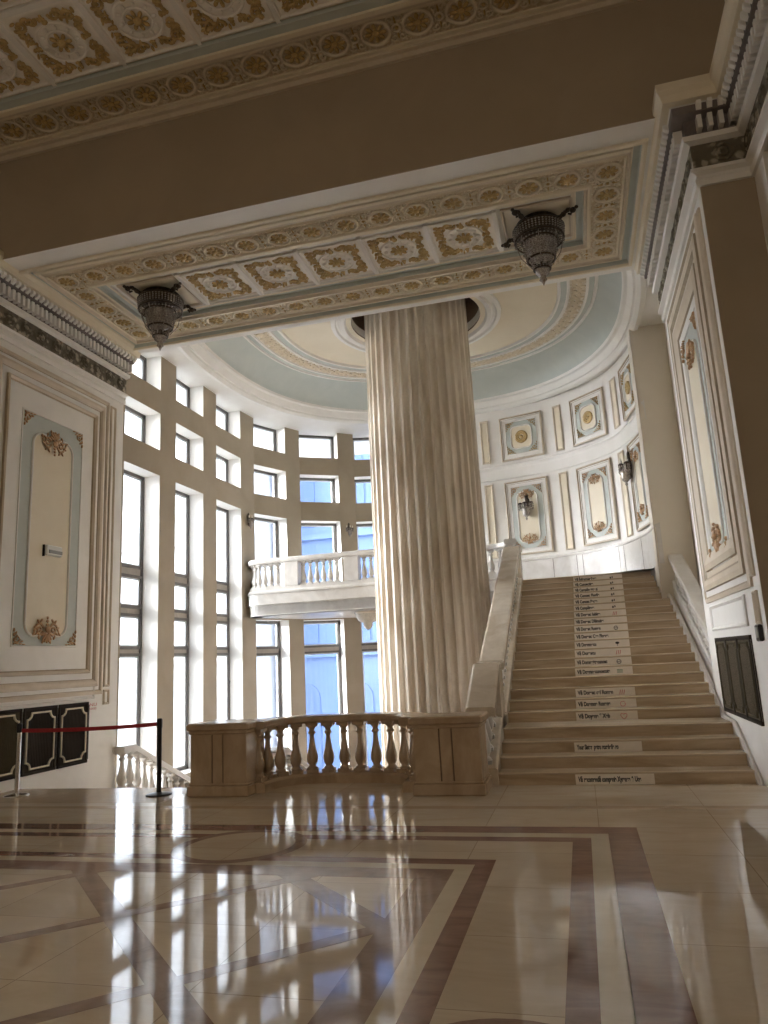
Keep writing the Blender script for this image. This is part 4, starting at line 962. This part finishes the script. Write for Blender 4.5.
# ------------------------------------------------------------------ sconces and lamp
def sconce(label, loc, rot, s, group=None):
    r = empty('wall_sconce', loc, rot); tag(r, label, 'wall lamp', group); r.scale = (s, s, s)
    gg = G(); gg.ell((0, -.03, 0), .09, .03, .2); gg.ell((0, -.04, .2), .05, .03, .10); gg.ell((0, -.04, -.2), .05, .03, .09); gg.build('back_plate', IRON, r)
    for k in range(3):
        a = (k - 1) * .9; d = (sin(a), -cos(a)); gg = G()
        gg.tube([(0, -.04, -.05), (d[0] * .10, -.04 + d[1] * .09, -.15), (d[0] * .18, -.04 + d[1] * .16, -.10), (d[0] * .19, -.04 + d[1] * .17, .0)], .02, 6)
        gg.lathe([(.01, 0), (.055, .01), (.06, .03), (.03, .05)], 10, (d[0] * .19, -.04 + d[1] * .17, -.01)); gg.build('arm', IRON, r)
        gg = G(); gg.lathe([(.022, 0), (.022, .09), (.012, .11), (.002, .125)], 8, (d[0] * .19, -.04 + d[1] * .17, .03)); gg.build('candle', CANDLE, r)
        gg = G()
        for q in range(8):
            for u in range(3): gg.lathe([(.001, -.03), (.016, 0), (.001, .03)], 5, (d[0] * .19 + .055 * cos(q * PI / 4), -.04 + d[1] * .17 + .055 * sin(q * PI / 4), -.03 - .055 * u))
        gg.build('crystal_drops', CRYSTAL, r)
    gg = G(); gg.lathe([(.002, -.44), (.03, -.40), (.02, -.36), (.07, -.32), (.10, -.26), (.08, -.20), (.12, -.15), (.10, -.10), (.02, -.08)], 14, (0, -.14, 0)); gg.build('bowl', CRYSTAL, r)
    return r
gw = 'crystal wall sconces on the curved wall'
loc, rot, W = place(1.90, 2.12, 5.62, .05); sconce('dark crystal wall sconce on the tall panel behind the stair balustrade head', loc, rot, 1.05, gw)
loc, rot, W = place(5.72, 5.98, 5.82, .05); sconce('dark crystal wall sconce beside the beige pier', loc, rot, 1.15, gw)
def pier_mid(i): a, b = Vector(pts[i]), Vector(pts[i + 1]); m = (a + b) / 2; t = (b - a).normalized(); nn = Vector((t.y, -t.x)); return (m.x, m.y), (0, 0, math.atan2(nn.x, -nn.y))
for i, lab in ((6, 'small dark sconce on the window pier above the balcony end'), (10, 'small dark sconce on the window pier beside the column')):
    (x, y), rot = pier_mid(i); sconce(lab, (x, y, 5.55), rot, .62, 'small sconces on the window piers')
r = empty('ceiling_lamp', (-5.3, 18.5, 2.9)); tag(r, 'pale crystal lamp hanging under the balcony beside the column', 'ceiling lamp')
gg = G(); gg.lathe([(.02, 0), (.33, 0), (.35, -.03), (.33, -.06), (.02, -.07)], 20); gg.build('rim', MARBLE_R, r)
gg = G(); gg.lathe([(.31, -.05), (.30, -.14), (.24, -.24), (.13, -.29), (.12, -.38), (.07, -.45), (.01, -.48)], 18); gg.build('crystal_bowl', mat('pale_crystal', (.42, .37, .29), (.62, .57, .48), .2, 40.), r)

# ------------------------------------------------------------------ outside
def facade(name, label, x0, x1, y0, y1, z0, z1, axis, m, m2, cols, rows_, arch):
    r = empty(name, ((x0 + x1) / 2, (y0 + y1) / 2, z0)); tag(r, label, 'building'); ox, oy = r.location.x, r.location.y
    gg = G(); gg.box(x0 - ox, x1 - ox, y0 - oy, y1 - oy, 0, z1 - z0)
    for k in range(rows_ + 1):
        z = (z1 - z0) * (k + .08) / (rows_ + .3); 
        if axis == 'y': gg.box(x0 - ox, x1 - ox, y0 - oy - .3, y0 - oy, z, z + .35)
        else: gg.box(x1 - ox, x1 - ox + .3, y0 - oy, y1 - oy, z, z + .35)
    gg.build('wall', m, r)
    for i in range(cols):
        for j in range(rows_):
            zz = (z1 - z0) * (j + .2) / (rows_ + .3); hh = (z1 - z0) / (rows_ + .3) * .62
            L = (x1 - x0) if axis == 'y' else (y1 - y0); c = -L / 2 + L * (i + .5) / cols; w = L / cols * .28
            P = [(c - w, zz), (c + w, zz)] + [(c + w * cos(PI * q / 8), zz + hh - w * .6 + w * sin(PI * q / 8)) for q in range(9)]
            gg = G(); q0, q1 = (y0 - oy - .06, y0 - oy + .1) if axis == 'y' else (x1 - ox + .06, x1 - ox - .1)
            f = (lambda u, d, z: (u, d, z)) if axis == 'y' else (lambda u, d, z: (d, u, z))
            A = [f(u, q0, z) for u, z in P]; B = [f(u, q1, z) for u, z in P]; gg.grid([A, B], closed=True); gg.caps(A, B); gg.build('window', m2, r)
facade('building', 'blue-tinted building with arched windows seen through the far windows', -18.5, 12, 44, 50, -6, 26, 'y', EXTB, EXTB2, 9, 4, True)
facade('building', 'white building front seen through the middle windows', -50, -19.2, 42, 50, -6, 26, 'y', EXTW, EXTW, 5, 4, True)
facade('building', 'white building wing seen through the tall left windows', -46, -38, -20, 40, -6, 4, 'x', EXTW, EXTW, 10, 4, True)
g = G(); g.box(-60, 30, 22.6, 60, -6.3, -6); g.box(-60, -9.9, -30, 22.6, -6.3, -6); struct(g.build('floor_courtyard', EXTG))

# ------------------------------------------------------------------ light
w = bpy.data.worlds.new('world'); SC.world = w; w.use_nodes = True; nt = w.node_tree
bg = nt.nodes['Background']
tc = nt.nodes.new('ShaderNodeTexCoord'); sp = nt.nodes.new('ShaderNodeSeparateXYZ'); rp = nt.nodes.new('ShaderNodeValToRGB')
rp.color_ramp.elements[0].position = .0; rp.color_ramp.elements[0].color = (1., 1., 1., 1); rp.color_ramp.elements[1].position = .9; rp.color_ramp.elements[1].color = (.80, .90, 1., 1)
nt.links.new(tc.outputs['Generated'], sp.inputs[0]); nt.links.new(sp.outputs['Z'], rp.inputs[0]); nt.links.new(rp.outputs[0], bg.inputs['Color'])
bg.inputs['Strength'].default_value = 1.8
for k, (a, b) in enumerate(BAY):       # portals just outside the window bays
    m = (outp[1 + 2 * k] + outp[2 + 2 * k]) / 2; t = (outp[2 + 2 * k] - outp[1 + 2 * k]).normalized(); nn = Vector((-t.y, t.x))
    l = bpy.data.lights.new('window_portal', 'AREA'); l.shape = 'RECTANGLE'; l.size = (outp[2 + 2 * k] - outp[1 + 2 * k]).length + .1; l.size_y = 9.2; l.cycles.is_portal = True
    o = bpy.data.objects.new('window_portal', l); COL.objects.link(o); p = m + nn * .12
    z_ = Vector((nn.x, nn.y, 0)); x_ = Vector((t.x, t.y, 0)); y_ = z_.cross(x_); M4 = Matrix((x_, y_, z_)).transposed().to_4x4(); M4.translation = (p.x, p.y, 4.0); o.matrix_world = M4
def area(name, loc, target, sx, sy, power, col):
    l = bpy.data.lights.new(name, 'AREA'); l.shape = 'RECTANGLE'; l.size = sx; l.size_y = sy; l.energy = power; l.color = col
    o = bpy.data.objects.new(name, l); COL.objects.link(o); o.location = loc; o.rotation_euler = (Vector(target) - Vector(loc)).to_track_quat('-Z', 'Y').to_euler(); return o
area('hall_fill', (-3.2, -8.8, 5.5), (-3.2, 2.5, 0.), 8, 5, 85, (1., .88, .72))  # added warm fill behind the camera, aimed at the floor for bounce

sl = bpy.data.lights.new('hazy_sun', 'SUN'); sl.energy = 17.5; sl.angle = math.radians(60); sl.color = (1., .985, .965)
so = bpy.data.objects.new('hazy_sun', sl); COL.objects.link(so); so.rotation_euler = Vector((1, .06, -.2)).to_track_quat('-Z', 'Y').to_euler()
SC.view_settings.view_transform = 'Standard'; SC.view_settings.look = 'None'; SC.view_settings.gamma = 1; SC.view_settings.use_curve_mapping = False
SC.view_settings.exposure = 1.38
cy = SC.cycles
cy.use_denoising = True; cy.max_bounces = 10; cy.diffuse_bounces = 6; cy.glossy_bounces = 4; cy.transparent_max_bounces = 12; cy.sample_clamp_indirect = 8.0; cy.caustics_reflective = False; cy.caustics_refractive = False
